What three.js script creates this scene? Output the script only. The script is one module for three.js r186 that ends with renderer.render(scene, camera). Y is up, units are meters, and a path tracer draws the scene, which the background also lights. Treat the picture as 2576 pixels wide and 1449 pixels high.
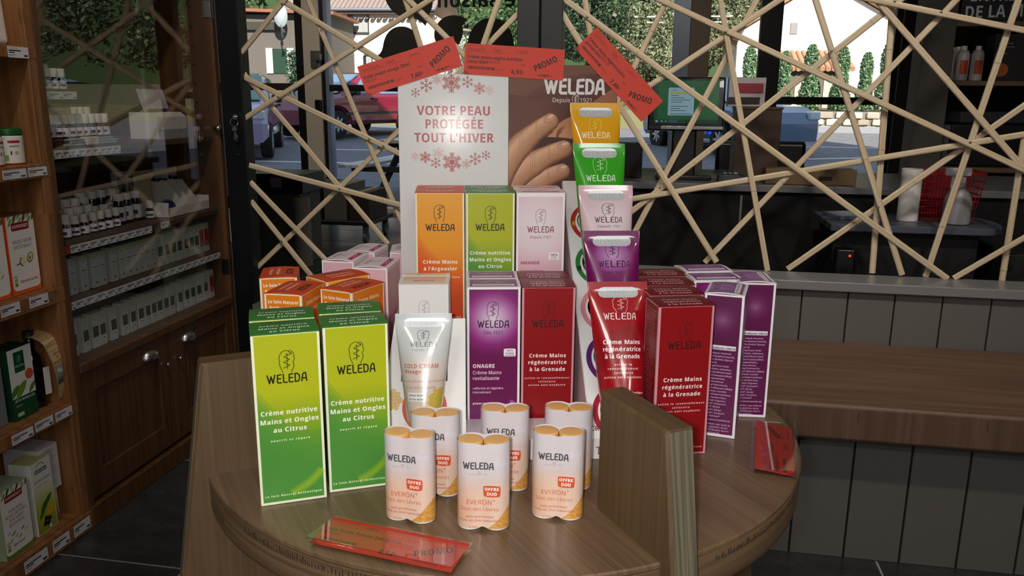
import * as THREE from 'three';
import { RoundedBoxGeometry } from 'three/addons/geometries/RoundedBoxGeometry.js';
import { mergeGeometries, mergeVertices } from 'three/addons/utils/BufferGeometryUtils.js';
import { ImprovedNoise } from 'three/addons/math/ImprovedNoise.js';
import { RectAreaLightUniformsLib } from 'three/addons/lights/RectAreaLightUniformsLib.js';
import { FontLoader } from 'three/addons/loaders/FontLoader.js';
import { TextGeometry } from 'three/addons/geometries/TextGeometry.js';

// ---------------------------------------------------------------- camera, sky, sun, flash, exposure
const R = THREE.MathUtils.degToRad, V3 = (x, y, z) => new THREE.Vector3(x, y, z);
const scene = new THREE.Scene();
const camera = new THREE.PerspectiveCamera(38.93, 2576 / 1449, 0.02, 400);
camera.position.set(0, 1.2, 0);
camera.rotation.set(R(-13.1), R(10.2), R(0.5), 'YXZ');
scene.add(camera);
const renderer = new THREE.WebGLRenderer();
renderer.toneMapping = THREE.LinearToneMapping;
renderer.toneMappingExposure = 1.0;
renderer.shadowMap.enabled = true;
scene.background = new THREE.Color(0.56, 0.72, 1.0);
scene.backgroundIntensity = 0.9;
RectAreaLightUniformsLib.init();
const sun = new THREE.DirectionalLight(new THREE.Color(1, 0.93, 0.82), 10);
sun.position.set(5, 10, 8); sun.target.position.set(-2, 1, -26);
sun.position.copy(sun.target.position).add(V3(14, 20, 27));
sun.shadow.mapSize.set(2048, 2048);
Object.assign(sun.shadow.camera, { left: -40, right: 40, top: 40, bottom: -40, near: 0.5, far: 120 });
scene.add(sun, sun.target);
const FLASH = 0.85, SPOT = 1.0, AIMED = 5, PANEL = 16;   // candela: the phone's flash, each ceiling lamp; the light panels' brightness

// ---------------------------------------------------------------- helpers
let seed = 7;
const rnd = () => { seed = (seed * 1664525 + 1013904223) >>> 0; return seed / 4294967296; };
const rr = (a, b) => a + (b - a) * rnd();
const noise = new ImprovedNoise();
const used = {};
function numbered(name) { const n = used[name] = (used[name] ?? -1) + 1; return n ? name + '_' + String(n).padStart(3, '0') : name; }
function tag(o, label, category, group) { o.userData = { label, category }; if (group) o.userData.group = group; return o; }
function thing(name, label, category, [x, y, z] = [0, 0, 0], turn = 0, group) {
  const o = new THREE.Group(); o.name = numbered(name); o.position.set(x, y, z); o.rotation.y = turn; scene.add(o);
  return tag(o, label, category, group);
}
function part(name, geo, mat, parent, label) {
  const m = new THREE.Mesh(Array.isArray(geo) ? merge(geo) : geo, mat); m.name = parent ? name : numbered(name);
  (parent ?? scene).add(m); if (label) m.userData.label = label; return m;
}
function struct(name, geo, mat, parent) { const m = part(name, geo, mat, parent); if (!parent) m.userData.kind = 'structure'; return m; }
function dup(src, label, [x, y, z], turn = 0, group) {
  const c = src.clone(); c.name = numbered(src.name.replace(/_\d+$/, '')); c.position.set(x, y, z); c.rotation.set(0, turn, 0);
  c.userData = { ...src.userData, label }; if (group) c.userData.group = group; scene.add(c); return c;
}
function merge(list) {
  if (list.length === 1) return list[0];
  list = list.map((g) => (g.index ? g.toNonIndexed() : g));
  const all = list.every((g) => g.attributes.uv);
  for (const g of list) for (const k of Object.keys(g.attributes)) if (!['position', 'normal', ...(all ? ['uv'] : []), 'color'].includes(k)) g.deleteAttribute(k);
  return mergeGeometries(list, false);
}
// box by its extents, small rounded edges, uv in metres by the way each face looks
function span(x0, x1, y0, y1, z0, z1, r = 0) {
  const w = x1 - x0, h = y1 - y0, d = z1 - z0; r = Math.min(r, w * 0.45, h * 0.45, d * 0.45);
  const g = r > 0 ? new RoundedBoxGeometry(w, h, d, 2, r) : new THREE.BoxGeometry(w, h, d).toNonIndexed();
  g.translate((x0 + x1) / 2, (y0 + y1) / 2, (z0 + z1) / 2); return metreUV(g);
}
function metreUV(g, turn = 0) {
  if (g.index) g = g.toNonIndexed();
  const p = g.attributes.position, n = g.attributes.normal, uv = new Float32Array(p.count * 2);
  for (let i = 0; i < p.count; i++) {
    const ax = Math.abs(n.getX(i)), ay = Math.abs(n.getY(i)), az = Math.abs(n.getZ(i)), x = p.getX(i), y = p.getY(i), z = p.getZ(i);
    let a, b; if (ay >= ax && ay >= az) { a = z; b = x; } else if (ax >= az) { a = z; b = y; } else { a = x; b = y; }
    uv[2 * i] = turn ? b : a; uv[2 * i + 1] = turn ? a : b;
  }
  g.setAttribute('uv', new THREE.BufferAttribute(uv, 2)); return g;
}
function cyl(r0, r1, h, x, y, z, seg = 24, open = false) { const g = new THREE.CylinderGeometry(r1, r0, h, seg, 1, open); g.translate(x, y + h / 2, z); return g; }
function rod(a, b, r, seg = 10) {
  const d = b.clone().sub(a), g = new THREE.CylinderGeometry(r, r, d.length(), seg);
  g.applyQuaternion(new THREE.Quaternion().setFromUnitVectors(V3(0, 1, 0), d.normalize())); g.translate((a.x + b.x) / 2, (a.y + b.y) / 2, (a.z + b.z) / 2); return g;
}
function lathe(pts, seg = 28) { return new THREE.LatheGeometry(pts.map(([r, y]) => new THREE.Vector2(r, y)), seg); }
// closed outline in two axes, pushed along the third: axis 'x' takes points (z, y), axis 'y' takes (x, z), axis 'z' takes (x, y)
function prism(pts, axis, a, b, bevel = 0, holes = []) {
  const s = new THREE.Shape(pts.map(([u, v]) => new THREE.Vector2(axis === 'x' ? -u : u, axis === 'y' ? -v : v)));
  for (const h of holes) s.holes.push(h);
  const g = new THREE.ExtrudeGeometry(s, { depth: b - a - 2 * bevel, bevelEnabled: bevel > 0, bevelSize: bevel, bevelOffset: -bevel, bevelThickness: bevel, bevelSegments: 1, curveSegments: 24 });
  g.translate(0, 0, a + bevel);
  if (axis === 'x') g.rotateY(Math.PI / 2); if (axis === 'y') { g.rotateX(-Math.PI / 2); }
  return metreUV(g);
}
const ord = (i) => ['first', 'second', 'third', 'fourth', 'fifth', 'sixth', 'seventh', 'eighth', 'ninth', 'tenth', 'eleventh', 'twelfth', 'thirteenth', 'fourteenth', 'fifteenth', 'sixteenth', 'seventeenth', 'eighteenth', 'nineteenth', 'twentieth', 'twenty-first', 'twenty-second'][i];

// ---------------------------------------------------------------- materials
const C = (hex) => new THREE.Color(hex);
function mat(color, roughness = 0.6, o = {}) { return new THREE.MeshStandardMaterial({ color, roughness, ...o }); }
function phys(color, roughness = 0.4, o = {}) { return new THREE.MeshPhysicalMaterial({ color, roughness, ...o }); }
function canvasTex(w, h, draw, repeat) {
  const c = document.createElement('canvas'); c.width = w; c.height = h; const x = c.getContext('2d'); draw(x, w, h);
  const t = new THREE.CanvasTexture(c); t.colorSpace = THREE.SRGBColorSpace; t.anisotropy = 8; t.magFilter = THREE.LinearFilter;
  if (repeat) { t.wrapS = t.wrapT = THREE.RepeatWrapping; t.repeat.set(...repeat); } return t;
}
const sm = (a, b, x) => { x = Math.min(1, Math.max(0, (x - a) / (b - a))); return x * x * (3 - 2 * x); };
// wood: grain runs along v; sizes in metres
function woodTex(light, dark, sx, sy, { w = 512, h = 1024, rings = 9, wob = 1.6, fine = 0.5, knots = 2, s = 0 } = {}) {
  const d = new Uint8Array(w * h * 4), A = C(light), B = C(dark), K = [];
  A.convertLinearToSRGB(); B.convertLinearToSRGB();
  for (let k = 0; k < knots; k++) K.push([rr(0.15, 0.85), rr(0.1, 0.9), rr(0.015, 0.03)]);
  for (let j = 0; j < h; j++) for (let i = 0; i < w; i++) {
    let u = i / w, v = j / h, kn = 0;
    let du = 0;
    for (const [a, b, r] of K) { const x = u - a, y = (v - b) * 1.1, q = Math.hypot(x * 1.5, y); kn = Math.max(kn, 1 - sm(r * 0.5, r * 1.3, q)); du += Math.sign(x) * r * 1.2 * Math.exp(-(x * x) / 0.004 - (y * y) / 0.006); }
    const t = u - du, ring = Math.sin((t * rings + wob * noise.noise(t * 3 + s, v * 1.3, s)) * 6.283) * 0.5 + 0.5;
    const f = noise.noise(u * 160, v * 5, 3 + s) * 0.5 + noise.noise(u * 60, v * 3, 8 + s) * 0.5;
    const big = noise.noise(u * 4, v * 2.5, 20 + s);
    let m = Math.min(1, Math.max(0, 0.2 + 0.4 * Math.pow(ring, 1.6) + fine * f + 0.22 * big)); m = Math.min(1, m + kn * 0.75);
    const o = (j * w + i) * 4; d[o] = 255 * (A.r + (B.r - A.r) * m); d[o + 1] = 255 * (A.g + (B.g - A.g) * m); d[o + 2] = 255 * (A.b + (B.b - A.b) * m); d[o + 3] = 255;
  }
  const t = new THREE.DataTexture(d, w, h); t.colorSpace = THREE.SRGBColorSpace; t.wrapS = t.wrapT = THREE.RepeatWrapping; t.magFilter = THREE.LinearFilter; t.minFilter = THREE.LinearMipmapLinearFilter; t.generateMipmaps = true;
  t.repeat.set(1 / sx, 1 / sy); t.needsUpdate = true; return t;
}
function speckTex(w, fn) {   // fn(u, v) -> [r, g, b] 0..1 in sRGB
  const d = new Uint8Array(w * w * 4);
  for (let j = 0; j < w; j++) for (let i = 0; i < w; i++) { const c = fn(i / w, j / w), o = (j * w + i) * 4; for (let k = 0; k < 3; k++) d[o + k] = 255 * Math.min(1, Math.max(0, c[k])); d[o + 3] = 255; }
  const t = new THREE.DataTexture(d, w, w); t.wrapS = t.wrapT = THREE.RepeatWrapping; t.magFilter = THREE.LinearFilter; t.minFilter = THREE.LinearMipmapLinearFilter; t.generateMipmaps = true; t.needsUpdate = true; return t;
}
const grainy = speckTex(256, (u, v) => { const n = 0.5 + 0.5 * (noise.noise(u * 60, v * 60, 1) * 0.6 + noise.noise(u * 130, v * 130, 5) * 0.4); return [n, n, n]; });
const turned = (t, sx, sy) => { const c = t.clone(); c.repeat.set(sx, sy); c.needsUpdate = true; return c; };

const M = {
  tableTop: mat(0xffffff, 0.33, { map: woodTex(0x775f48, 0x574330, 0.25, 0.6, { rings: 4, fine: 0.8, s: 1 }) }),
  upright: mat(0xffffff, 0.5, { map: woodTex(0x634d34, 0x4a3825, 0.24, 0.9, { rings: 2, wob: 0.8, fine: 0.8, knots: 0, s: 4 }) }),
  endGrain: mat(0xffffff, 0.65, { map: woodTex(0x77705c, 0x3c3629, 0.05, 0.4, { w: 256, rings: 9, knots: 0, s: 9 }) }),
  rim: mat(0xffffff, 0.6, { map: woodTex(0x755d42, 0x4c3826, 0.06, 0.5, { w: 256, rings: 4, knots: 0, s: 12 }) }),
  pine: mat(0xffffff, 0.45, { map: woodTex(0x9c6c42, 0x6c4324, 0.28, 0.9, { rings: 7, knots: 5, s: 15 }) }),
  oak: mat(0xffffff, 0.45, { map: woodTex(0x664426, 0x432b17, 0.3, 0.9, { rings: 8, knots: 1, s: 18 }) }),
  bench: mat(0xffffff, 0.5, { map: woodTex(0x735847, 0x563f31, 0.3, 1.1, { rings: 4, fine: 0.7, knots: 1, s: 22 }) }),
  bamboo: mat(0xffffff, 0.45, { map: woodTex(0xdccbb0, 0xb59c7c, 0.03, 0.7, { w: 128, rings: 2, wob: 0.8, knots: 0, fine: 0.6, s: 27 }) }),
  greyPaint: mat(0x64615f, 0.55, { bumpMap: turned(grainy, 6, 6), bumpScale: 0.0006 }),
  capPaint: mat(0x7e7d80, 0.3),
  blackMetal: mat(0x14151a, 0.4, { metalness: 0.3 }),
  blackPlastic: mat(0x0d0d10, 0.35),
  darkGrey: mat(0x24252a, 0.5),
  chrome: mat(0xc8c8c8, 0.22, { metalness: 1 }),
  steel: mat(0x9b9a98, 0.35, { metalness: 0.9 }),
  white: mat(0xe9e7e4, 0.5),
  card: mat(0xefedea, 0.6),
  slate: mat(0xffffff, 0.38, { map: null }),
  glass: phys(0xffffff, 0.0, { transmission: 1, thickness: 0, ior: 1.5 }),
  plastic: phys(0xffffff, 0.04, { transmission: 1, thickness: 0, ior: 1.49 }),
  film: phys(0xffffff, 0.08, { transmission: 1, thickness: 0, ior: 1.5 }),
};
// ---------------------------------------------------------------- the shop's shell: floor, ceiling, walls, glazed front
const slateTex = speckTex(512, (u, v) => { const n = noise.noise(u * 14, v * 5, 2) * 0.5 + noise.noise(u * 46, v * 20, 6) * 0.35 + noise.noise(u * 120, v * 90, 9) * .3; const c = 0.2 + 0.07 * n; return [c, c * 1.02, c * 1.06]; }); slateTex.colorSpace = THREE.SRGBColorSpace;
const tileMats = [0, 1, 2].map((i) => mat(new THREE.Color().setScalar(0.85 + i * 0.12), 0.24, { map: turned(slateTex, 1.6, 1.6), bumpMap: turned(slateTex, 1.6, 1.6), bumpScale: 0.0012 }));
const ZF = -8.3;   // plane of the glazed shop front
{
  const fl = struct('floor', span(-4.7, 5.1, -0.12, -0.0022, ZF - 0.15, 3.2), mat(0x8f8e8c, 0.8));
  const tg = [0, 1, 2].map(() => metreUV(new RoundedBoxGeometry(0.5895, 0.012, 0.5895, 1, 0.0015)));
  tg.forEach((g, i) => { const u = g.attributes.uv; for (let k = 0; k < u.count; k++) u.setXY(k, u.getX(k) + i * .37, u.getY(k) + i * .21); });
  for (let ix = -7; ix < 7; ix++) for (let iz = -14; iz < 2; iz++) {
    const x = 0.62 + 0.596 * ix + 0.298, z = -1.72 + 0.596 * iz + 0.298; if (x < -4.4 || x > 4.8 || z < ZF + .1 || z > .2) continue;
    const m = new THREE.Mesh(tg[Math.floor(rnd() * 3)], tileMats[Math.floor(rnd() * 3)]); m.name = 'tile'; m.position.set(x, -0.006, z); fl.add(m);
  }
  struct('ceiling', span(-4.7, 5.1, 2.9, 3.05, ZF - 0.1, 3.2), mat(0xb5ab9d, 0.85));
  struct('wall_left', span(-4.85, -4.7, -0.12, 3.05, ZF - 0.1, 3.2), mat(0x5b5048, 0.8)); struct('wall_right', span(5.1, 5.25, -0.12, 3.05, ZF - 0.1, 3.2), mat(0x5b5048, 0.8)); struct('wall_behind', span(-4.85, 5.25, -0.12, 3.05, 3.2, 3.35), mat(0x5b5048, 0.8));
  struct('upper_storey', span(-9, 10, 3.06, 9.4, ZF + 0.4, 3.4), mat(0xb8aa94, 0.9));
  // glazed front: frames first, then one pane to each bay
  const dk = mat(0x17171a, 0.45, { metalness: .2 }), sil = mat(0xcfc6bc, 0.45), brown = mat(0x8a7668, 0.5), blue = mat(0x8796b0, 0.35, { metalness: .2 });
  const fr = (name, x0, x1, y0, y1, m, z0 = ZF - 0.06, z1 = ZF + 0.06) => struct(name, span(x0, x1, y0, y1, z0, z1, 0.004), m);
  fr('trim_1', -3.785, -3.69, 0.13, 2.6, dk); const stile = fr('door_1', -3.69, -3.505, 0.001, 2.6, sil, ZF - .05, ZF + .09); fr('trim_2', -3.505, -3.47, 0.001, 2.6, dk); fr('trim_3', -3.47, -3.43, 0.001, 2.6, blue);
  part('lock', [span(-3.60, -3.50, 1.49, 1.66, ZF + .09, ZF + .12, .006), span(-3.53, -3.47, 1.56, 1.63, ZF + .12, ZF + .17, .01)], M.steel, stile); part('lock_knob', [span(-3.56, -3.50, 1.05, 1.17, ZF + .09, ZF + .16, .015)], M.blackPlastic, stile);
  fr('trim_4', 0.053, 0.212, 0.001, 2.6, blue); fr('trim_5', 0.212, 0.396, 0.001, 2.6, brown); fr('trim_6', 0.853, 1.049, 0.001, 2.6, dk); fr('trim_7', 2.038, 2.252, 0.001, 2.6, dk);
  fr('trim_8', -4.7, -3.785, 1.262, 1.335, mat(0x332b27, .5)); fr('trim_9', -3.43, 0.053, 1.258, 1.322, dk); fr('trim_10', 1.049, 2.038, 1.168, 1.237, dk);
  fr('trim_11', -4.7, -3.69, 0.0, 0.13, dk); fr('trim_12', -3.43, 0.053, 0, 0.05, sil); fr('trim_13', 0.396, 0.853, 0, 0.3, dk); fr('trim_14', 1.049, 2.038, 0, 0.3, dk); fr('trim_15', -4.7, 5.1, 2.6, 2.9, dk); fr('trim_16', 2.252, 5.1, 0, .3, dk);
  let k = 1; for (const [x0, x1, y0] of [[-4.7, -3.785, .13], [-3.43, 0.053, .05], [0.396, 0.853, .3], [1.049, 2.038, .3], [2.252, 5.1, .3]]) struct('window_' + k++, span(x0, x1, y0, 2.6, ZF - 0.003, ZF + 0.003), M.glass);
  // low wall of grey boards, its cap, and the bench built against it
  const wl = struct('wall_back', span(-0.40, 3.2, 0.0, 0.62, -2.74, -2.652), mat(0x2a2826, 0.8));
  const seams = []; for (let i = -6; i < 20; i++) seams.push(0.461 + 0.1385 * i);
  const bg = span(-0.0672, 0.0672, 0, 0.62, -0.0065, 0.0065, 0.002);
  for (let i = 0; i < seams.length - 1; i++) { const m = new THREE.Mesh(bg, M.greyPaint); m.name = 'board'; m.position.set((seams[i] + seams[i + 1]) / 2, 0, -2.6455); wl.add(m); }
  struct('trim_17', span(-0.40, 3.2, 0.62, 0.651, -2.76, -2.618, 0.004), M.capPaint);
  struct('wall_low', span(-1.46, -0.40, 0.0, 0.45, -2.77, -2.70), M.greyPaint);
}
const bench = thing('wall_bench', 'dark brown plank bench built against the grey boarded low wall', 'bench', [0, 0, 0]);
{
  part('seat', span(-0.32, 3.0, 0.356, 0.455, -2.635, -2.05, 0.012), M.bench, bench);
  const g = span(-0.0682, 0.0682, 0, 0.355, -0.0065, 0.0065, 0.002), back = span(-0.3, 3, 0, 0.355, -2.14, -2.122); part('front_frame', back, mat(0x242220, .8), bench);
  for (let i = -4; i < 16; i++) { const m = new THREE.Mesh(g, M.greyPaint); m.name = 'board'; m.position.set(0.394 + 0.141 * (i + .5), 0, -2.1145); bench.add(m); }
}
part('cloth_pouch', (() => { const g = new THREE.SphereGeometry(0.06, 18, 12); g.scale(1, .75, .8); g.translate(0.235, 0.5, -2.16); return g; })(), mat(0x141d3a, .9)); tag(scene.children.at(-1), 'dark blue pouch on the bench behind the purple cartons', 'pouch');

// ---------------------------------------------------------------- bamboo strip screens between their posts
{
  const D = [['L',-1.259,1.551,-1.461,1.348,0], ['L',-1.328,1.534,-0.482,1.052,1], ['L',-1.229,1.564,-0.868,0.701,2], ['L',-0.778,1.514,-1.468,1.121,0], ['L',-1.466,1.267,-0.48,0.82,1], ['L',-1.471,1.283,-0.95,0.686,2], ['L',-1.458,0.957,-0.618,0.769,0], ['L',-0.65,1.316,-1.47,0.572,3], ['L',-1.459,0.897,-1.107,0.546,0], ['L',-1.461,0.828,-1.215,0.526,0], ['L',-0.862,1.525,-0.483,1.171,1], ['L',-0.875,1.544,-0.746,1.155,2], ['L',-0.538,1.532,-0.729,1.01,0], ['L',-0.484,1.47,-0.731,1.234,2], ['R',-0.333,1.513,0.915,0.652,0], ['R',-0.33,1.457,0.198,0.675,0], ['R',-0.269,1.533,-0.206,1.199,1], ['R',0.007,1.536,-0.214,1.055,1], ['R',-0.019,1.502,1.088,1.002,0], ['R',0.367,1.524,-0.141,1.181,2], ['R',0.152,1.527,0.364,0.652,1], ['R',0.28,1.531,-0.122,0.661,4], ['R',0.684,1.497,-0.127,0.799,3], ['R',-0.129,0.867,1.095,1.109,2], ['R',0.865,1.522,0.161,0.667,3], ['R',0.432,1.523,0.781,0.657,1], ['R',0.669,1.523,0.696,0.654,4], ['R',0.596,1.521,1.109,0.986,1], ['R',0.608,1.498,1.048,1.405,0], ['R',1.02,1.518,0.857,0.651,3], ['R',1.091,1.201,0.432,0.653,5], ['R',1.132,0.801,0.933,0.654,0], ['R',1.088,1.104,1.084,0.648,3]];
  const half = (L, w, th) => { const s = new THREE.Shape(); s.moveTo(-w / 2, 0); s.lineTo(w / 2, 0); s.lineTo(w / 2, th * .5); s.quadraticCurveTo(w * .42, th * .98, w * .2, th); s.lineTo(-w * .2, th); s.quadraticCurveTo(-w * .42, th * .98, -w / 2, th * .5); const g = new THREE.ExtrudeGeometry(s, { depth: L, bevelEnabled: false, curveSegments: 6 }); g.rotateX(Math.PI / 2); g.translate(0, L, 0); return g; };
  const scr = { L: thing('strip_screen', 'left bamboo strip screen between the black post and the double post', 'screen', [0, 0, 0]), R: thing('strip_screen', 'right bamboo strip screen above the grey boarded low wall', 'screen', [0, 0, 0]) };
  D.forEach(([side, x0, y0, x1, y1, k], i) => {
    if (y0 > 1.45) { const f = (2.05 - y1) / (y0 - y1); x0 = x1 + (x0 - x1) * f; y0 = 2.05; }
    const dx = x1 - x0, dy = y1 - y0, L = Math.hypot(dx, dy), w = rr(0.0178, 0.0198), gs = [half(L, w, 0.0072)];
    for (let n = rr(.05, .3); n < L - .02; n += rr(.24, .36)) { const b = half(0.006, w * 1.05, 0.0086); b.translate(0, n, 0); gs.push(b); }
    const g = merge(gs), p = g.attributes.position, u = g.attributes.uv; for (let j = 0; j < p.count; j++) u.setXY(j, p.getX(j) + i * .013, p.getY(j) + i * .19);
    const m = part('bamboo_strip', g, M.bamboo, scr[side]); m.position.set(x0, y0, -2.745 - 0.0078 * k); m.rotation.z = Math.atan2(dy, dx) - Math.PI / 2;
  });
  const sg = new THREE.SphereGeometry(0.0042, 10, 8); sg.scale(1, 1, .5);
  for (const [x, y] of [[-1.298, 1.507], [-1.165, 1.434], [-1.045, 1.364], [-1.33, 1.198], [-1.001, 1.057], [-0.95, 1.035], [-1.117, 0.883], [-1.347, 0.685], [-0.255, 1.456], [0.179, 1.409], [0.499, 1.351], [0.666, 1.494], [0.799, 1.462], [0.566, 1.17], [0.927, 1.081], [0.0, 0.917], [0.683, 0.874]]) { const m = new THREE.Mesh(sg, M.steel); m.name = 'screw'; m.position.set(x, y, -2.737); scr[x < -.36 ? 'L' : 'R'].add(m); }
  struct('trim_18', span(-1.54, -1.459, 0.001, 2.9, -2.79, -2.725, 0.003), M.blackMetal); struct('trim_19', span(-0.481, -0.409, 0.001, 2.9, -2.80, -2.725, 0.003), mat(0x2b2d31, .5)); struct('trim_20', span(-0.403, -0.333, 0.001, 2.9, -2.80, -2.725, 0.003), mat(0x2b2d31, .5));
  const lk = thing('key_bunch', 'bunch of keys hanging from the lock in the black post', 'keys', [-1.487, 1.0, -2.722]);
  part('lock', [cylZ(0.009, 0.006, 0, 0.128, 0.004), rod(V3(0, .128, .004), V3(0, .128, .02), .003)], M.chrome, lk);
  const ring = new THREE.TorusGeometry(0.014, 0.0014, 8, 24); ring.rotateY(.9); ring.translate(0, .11, .015); part('key_ring', ring, M.chrome, lk);
  for (const [a, l] of [[-.12, .05], [.06, .055], [.25, .045]]) { const g = merge([cylZ(0.009, 0.0018, 0, -.012, 0), span(-.0025, .0025, -l, -.018, -.0009, .0009), span(.0025, .005, -l, -l + .012, -.0009, .0009)]); g.rotateZ(a); g.translate(0, .098, .014 + a * .03); part('key', g, M.chrome, lk); }
  part('lock_bolt', cylZ(0.004, 0.003, 0, -.004, 0.002), M.chrome, lk);
}
function cylZ(r, h, x, y, z) { const g = new THREE.CylinderGeometry(r, r, h, 18); g.rotateX(Math.PI / 2); g.translate(x, y, z); return g; }

// ---------------------------------------------------------------- pine bookcase at the far left
const FX = -1.54;   // plane of the shelf fronts
const priceTex = [0, 1, 2].map((k) => canvasTex(256, 120, (x) => { x.fillStyle = '#d9d7de'; x.fillRect(0, 0, 256, 120); x.fillStyle = '#a9a8b4'; x.fillRect(10, 14, 110 + k * 20, 8); x.fillStyle = '#2a2a30'; x.fillRect(10, 36, 150 + k * 22, 14); x.fillRect(10, 58, 70 + k * 14, 12); x.fillStyle = '#8d8c98'; x.fillRect(10, 84, 90, 6); x.fillRect(10, 96, 60, 6); x.fillStyle = '#2a2a30'; x.fillRect(196, 84, 46, 22); }));
const priceMats = priceTex.map((t) => mat(0xffffff, 0.5, { map: t }));
function priceLabel(parent, y0, y1, z0, z1, k = 0, x = FX + 0.0006, name = 'price_label') { const g = span(x, x + 0.0008, y0, y1, z0, z1), p = g.attributes.position, u = g.attributes.uv; for (let i = 0; i < p.count; i++) u.setXY(i, (z1 - p.getZ(i)) / (z1 - z0), (p.getY(i) - y0) / (y1 - y0)); return part(name, g, priceMats[k % 3], parent); }
const bookcase = thing('bookcase', 'tall open pine bookcase with priced shelf fronts at the left edge', 'shelf', [0, 0, 0]);
{
  for (const [z0, z1] of [[-1.857, -1.829], [-0.93, -0.9]]) part('side_panel', span(-1.95, FX - .0006, 0.0, 2.3, z0, z1, 0.003), M.pine, bookcase);
  part('back_panel', span(-1.97, -1.95, 0.0, 2.3, -1.857, -0.9), mat(0x6b4424, .6), bookcase);
  for (const [yt, th] of [[1.315, .03], [1.03, .036], [.706, .04], [.387, .037], [.056, .054]]) {
    const s = part('shelf', span(-1.95, FX - .0145, yt - 0.018, yt, -1.829, -0.93), M.pine, bookcase); part('shelf_front', span(FX - 0.014, FX + (yt < .1 ? .004 : .0002), yt - th, yt - .001, -1.858, -0.93, 0.002), M.pine, s);
  }
  part('top_panel', span(-1.95, FX, 2.27, 2.3, -1.829, -.93), M.pine, bookcase);
  [[1.285, 1.311, -1.83, -1.765], [1.0, 1.022, -1.775, -1.70], [1.0, 1.022, -1.845, -1.782], [.676, .703, -1.796, -1.732], [.676, .703, -1.70, -1.64], [.357, .382, -1.76, -1.698], [.356, .381, -1.832, -1.77], [.354, .379, -1.69, -1.62], [.013, .046, -1.762, -1.70], [.013, .046, -1.845, -1.78], [.012, .045, -1.68, -1.60]].forEach(([a, b, c, d], i) => priceLabel(bookcase, a, b, c, d, i, a < .1 ? FX + 0.0046 : FX + 0.0006));
}
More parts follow.
